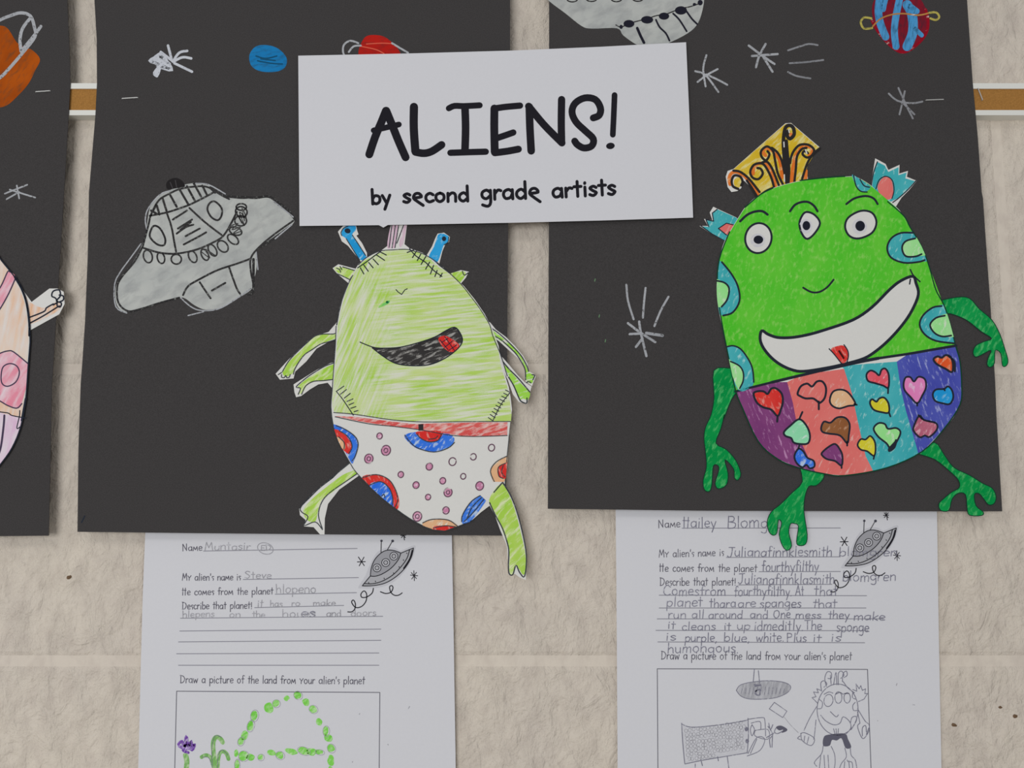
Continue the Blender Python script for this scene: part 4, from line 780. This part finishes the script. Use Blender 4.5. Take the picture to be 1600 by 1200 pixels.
AR.ink('waist_line', [(d1('460 878 640 832 840 782'), 3.6), (d1('840 782 1150 708 1350 660'), 4.5), (d1('1350 660 1560 612') + d3('200 280 420 238'), 5.0), (d3('420 238 600 212 800 182 1100 130 1390 80'), 4.0)], 4, M_INK, O2)
# face
for outl, pu, pr_ in ((ell(1185, 372, 20.5, 23.5, 12, 18), (1185, 374.5), (7.5, 6.5)), (q31('240 125 290 142 325 195 290 260 245 293 212 260 196 200 212 150'), (1260, 352.5), (6, 7.2)), (q31('580 118 650 130 678 190 650 255 570 290 510 275 482 220 502 160'), (1344, 353), (7.5, 8))):
    ey = AR.fill('eye', outl, M_CARD, O2); AR.ink('eye_outline', [outl], 3.2, M_INK, O2 + L1, ey, closed=True)
    AR.fill('pencil_smudge', ell(pu[0] - 1, pu[1] + 1, pr_[0] + 4, pr_[1] + 4), crayon('grey_smudge', (178, 178, 190), (190, 190, 198), .4, soft=.5), O2 + L1, ey)
    AR.fill('pupil', ell(*pu, *pr_), M_PUPIL, O2 + L2, ey)
AR.ink('eyebrow', [c7('510 1105 580 1040 660 1005 740 1000 795 1035')], 3.8, M_INK, O2)
AR.ink('eyebrow', [c7('1030 1000 1080 935 1150 905 1220 905 1280 945 1315 1000')], 3.6, M_INK, O2)
AR.ink('eyebrow', [q31('490 75 540 40 610 25 660 40 685 75')], 3.4, M_INK, O2)
AR.ink('nose', [q31('220 598 270 625 320 625 370 595 410 548')], 3.0, M_INK, O2)
mpts = d1('735 245 800 282 900 315 1040 316 1200 290 1380 240') + q31('530 800 650 720 760 610 830 555 905 527 925 570 940 640 900 740 840 830 760 920 680 990 600 1040 480 1075') + d1('1400 635 1170 668 1050 652 930 598 830 520 750 420 718 330')
mo2 = AR.fill('mouth', mpts, M_CARD, O2); AR.ink('lip_line', [mpts], 4.6, M_INK, O2 + L1, mo2, closed=True)
AR.ink('lip_line', [q31('890 485 908 520 950 560'), q31('890 545 885 575')], 2.2, M_INK, O2 + L1, mo2)
AR.fill('tongue', d2('1270 45 1340 8 1420 0 1470 60 1480 130 1450 205 1400 215 1330 140'), M_RED, O2 + L2, mo2)
AR.ink('tongue_line', [d2('1245 40 1310 110 1400 225'), d2('1430 -10 1475 60 1485 130 1465 215')], 1.8, M_INK, O2 + L3, mo2); AR.ink('tongue_line', [d2('1370 70 1425 155')], 3.2, flat('tongue_dark', (70, 24, 26)), O2 + L3, mo2)
def side_spot(o_, i_):
    a = AR.fill('spot', clip(smooth(o_, True), H2), M_TEAL, O2, sm=False); AR.fill('spot_colour', clip(smooth(i_, True), H2), M_MINT, O2 + L1, a, sm=False); return a
a = side_spot(q21('1260 430 1320 445 1370 510 1410 590 1422 680 1380 752 1320 772 1280 740 1250 600'), q21('1260 550 1330 568 1357 600 1347 670 1310 717 1260 700'))
AR.ink('spot_line', [q21('1312 438 1370 510 1412 590 1422 680 1380 752 1320 772'), q21('1283 555 1330 568 1357 605 1345 672 1310 717')], 2.8, M_INK, O2 + L2, a)
a = side_spot(d1('340 430 440 400 520 440 600 550 640 650 652 770 620 835 490 865 380 600'), d1('380 560 430 565 500 610 542 680 542 760 490 855'))
AR.ink('spot_line', [d1('370 412 440 402 520 440 600 550 640 650 652 780'), d1('410 565 500 610 542 680 540 770 505 845')], 2.4, M_INK, O2 + L2, a)
a = side_spot(q31('940 250 830 255 770 290 745 350 770 410 850 440 940 435 1010 420 1000 300'), q31('970 285 860 310 838 350 860 400 920 402 1000 385'))
AR.ink('spot_line', [q31('905 255 830 256 770 290 745 350 770 410 850 442 940 437 980 425'), q31('920 290 860 308 838 350 860 400 920 403 960 388')], 2.8, M_INK, O2 + L2, a)
a = side_spot(q31('1120 705 1030 720 970 770 948 830 980 890 1050 930 1170 948 1200 880 1150 760'), q31('1150 765 1050 785 1013 830 1040 880 1080 902 1180 895'))
AR.ink('spot_line', [q31('1085 713 1030 722 970 770 948 830 980 890 1050 930 1165 946'), q31('1105 773 1050 787 1013 830 1040 880 1090 903 1145 897')], 2.8, M_INK, O2 + L2, a)
a = AR.fill('spot', q30('525 1092 560 1110 600 1135 640 1165 625 1190 590 1200 560 1180 540 1140'), M_TEAL, O2); AR.ink('spot_line', [q30('535 1095 550 1160 580 1195 620 1200'), q30('575 1120 600 1160 635 1170')], 1.8, M_INK, O2 + L2, a)
hearts = [(d2, '300 600 360 570 430 575 475 605 520 540 580 535 650 600 665 700 640 800 600 880 520 800 420 770 340 710', M_RED, '600 880 595 950', 2.6),
          (d2, '850 600 890 510 970 475 1030 512 1090 450 1160 450 1205 530 1190 650 1130 715 1090 690 1040 660 950 660 880 630', M_ROSE, '1115 700 1115 795', 2.6),
          (d2, '1252 680 1290 580 1370 550 1450 565 1520 630 1572 735 1480 755 1370 785 1282 750', M_PEACH, '1560 730 1590 740', 2.2),
          (q32, '195 220 240 260 262 320 250 370 200 375 160 365 145 338 110 325 100 300 140 260', M_SEA, '195 220 215 175', 2.4),
          (q32, '332 275 350 235 390 242 430 210 480 210 510 250 505 320 495 370 450 322 380 310 342 300', M_BROWN, '495 360 495 385', 2.2),
          (q32, '337 430 380 392 420 375 450 410 465 450 460 510 420 482 370 470 342 450', M_PURP, '460 505 460 525', 2.2),
          (q32, '165 450 190 405 220 420 245 460 285 480 290 515 262 527 240 505 215 520 180 495', M_ROYAL, '190 405 195 385', 2.2),
          (d3, '272 440 320 392 380 412 430 452 460 382 510 370 550 450 545 605 480 580 380 550 290 520', M_CORAL, '543 600 540 675', 2.2),
          (d3, '315 800 340 750 395 782 430 742 490 730 545 800 550 915 460 912 360 880', M_OLIVE, '550 910 570 965', 2.2),
          (q32, '660 280 690 245 730 250 750 280 800 275 828 300 810 350 770 405 740 370 690 330', M_MINT, '800 350 770 415', 2.2),
          (q32, '560 380 580 345 610 347 640 325 670 370 665 448 620 420 580 410', M_OLIVE, '665 445 660 468', 2.0),
          (d3, '735 560 760 480 820 475 865 530 920 470 1000 500 1015 600 970 700 905 800 820 720 750 640', M_PINK, '905 795 905 830', 2.2),
          (d3, '1100 690 1140 630 1240 622 1290 590 1340 640 1355 730 1310 810 1220 800 1130 770', M_SKY, '1240 620 1250 640', 2.2),
          (d3, '1110 250 1160 215 1210 232 1260 200 1320 220 1350 300 1340 410 1260 370 1150 310', M_SCAR, '1300 215 1370 280 1375 400', 2.6),
          (q32, '910 270 945 198 975 225 1050 245 1055 285 1010 330 980 322 950 333 915 300', M_MAUVE, '940 195 975 225 1040 240', 2.2)]
for zf_, pts, m, tail, wd in hearts:
    h = AR.fill('heart', zf_(pts), m, O2); AR.ink('heart_outline', [zf_(pts)], wd + .7, M_INK, O2 + L1, h, closed=True); AR.ink('heart_outline', [zf_(tail)], wd + .6, M_INK, O2 + L1, h)
AR.fill('heart_ink', q32('775 375 808 345 795 400 758 425 750 405'), M_INK, O2 + L2)

# ------------------------------------------------------------------ pale orange alien cut-out at the side
A3 = Thing('alien_cutout', Surf(S_BLK.a + 0.0005, S_BLK.b), (-110, 790), 'pale orange paper alien with pink bands and a pink round spot', 'paper alien')
limb(A3, 'arm', d8('60 240 110 262 160 330 250 262 290 262 322 278 327 340 300 392 150 475 60 480'), d8('100 280 130 300 150 330 220 360 290 330 300 370 160 440 100 420'), [d8('130 415 220 380 235 360 270 340'), d8('150 438 220 400 300 350'), d8('270 345 290 330 280 310 262 300 270 275 300 270 305 300 285 325 310 335 305 355 290 350 290 330'), d8('300 295 320 300 320 320 300 330')], 0.0, M_SKIN, 2.3, M_INK)
limb(A3, 'arm', px('-230 480 -280 470 -330 500 -335 520 -300 530 -240 510'), px('-235 490 -280 480 -322 505 -300 520 -240 505'), None, 0.0, M_SKIN)
limb(A3, 'leg', px('-170 760 -190 800 -215 812 -160 815 -140 770'), px('-168 770 -186 802 -205 810 -162 811 -145 772'), None, 0.0, M_SKIN)
limb(A3, 'leg', px('-80 770 -60 812 -5 815 -30 800 -45 755'), px('-75 770 -58 808 -12 811 -34 799 -50 760'), None, 0.0, M_SKIN)
right = d8('0 110 40 160 75 205 110 265 135 340 148 440 152 520 150 560 142 660 130 820 105 960 60 1070 0 1155')
bl = [(-110 + 156 * math.cos(t), 562 + 228 * math.sin(t)) for t in [math.radians(50 + i * 10) for i in range(27)]]
body3 = right + bl
H3 = hull(body3); b3_ = A3.slab('body', body3, M_CARD, .0004)
A3.fill('crayon_colour', [(-110 + (x + 110) * .985, 562 + (y - 562) * .99) for x, y in H3], M_SKIN, .00046, b3_, sm=False)
T3 = .00052
A3.ink('ink_outline', [body3], 2.0, M_INK, T3 + L3, b3_, closed=True)
A3.ink('ink_outline', [d8('75 205 110 265 135 340 148 440 148 500'), d8('130 820 110 930')], 3.2, M_INK, T3 + L3, b3_)
pb_ = A3.fill('pink_band', d8('-60 330 0 262 38 180 78 205 40 290 0 365 -60 450'), M_PPINK, T3); A3.ink('band_line', [d8('-60 330 0 258 38 178 50 178'), d8('80 205 45 285 0 365 -60 450')], 2.0, flat('purple_ink', (70, 60, 80)), T3 + L1, pb_)
ps_ = A3.fill('spot', clip(d8('-60 620 0 588 70 582 145 645 150 700 105 862 95 868 40 855 0 830 -60 800'), H3), M_PPINK, T3, sm=False)
A3.ink('spot_line', [d8('-60 620 0 590 40 578 70 584 145 645'), d8('-40 815 0 832 40 855 85 868 110 845')], 2.0, flat('purple_ink', (70, 60, 80)), T3 + L1, ps_)
A3.ink('spot_line', [d8('5 710 15 660 50 642 85 655 98 690 80 735 40 757 12 745')], 2.0, flat('purple_ink', (70, 60, 80)), T3 + L1, ps_, closed=True)
A3.fill('shorts', clip(px('-300 650 -110 640') + d8('0 890 95 915 140 920 140 1300') + px('-110 850 -300 820'), H3), M_LAV, T3, sm=False)
A3.ink('waist_line', [px('-250 650 -110 640') + d8('0 887 60 905 128 918'), d8('100 880 98 910 85 970 105 960')], 1.6, M_INK, T3 + L1)
A3.ink('waist_line', [d8('22 905 18 960 5 1060 -10 1110')], 3.2, flat('purple_ink', (70, 60, 80)), T3 + L1)
for x, y in ((-150, 450), (-70, 445)):
    ey = A3.fill('eye', ell(x, y, 19, 22), M_CARD, T3); A3.ink('eye_outline', [ell(x, y, 19, 22)], 2.2, M_INK, T3 + L1, ey, closed=True); A3.fill('pupil', ell(x + 2, y + 3, 7, 8), M_PUPIL, T3 + L1, ey)
A3.ink('mouth', [px('-170 530 -140 560 -100 566 -60 548')], 3.0, M_INK, T3)
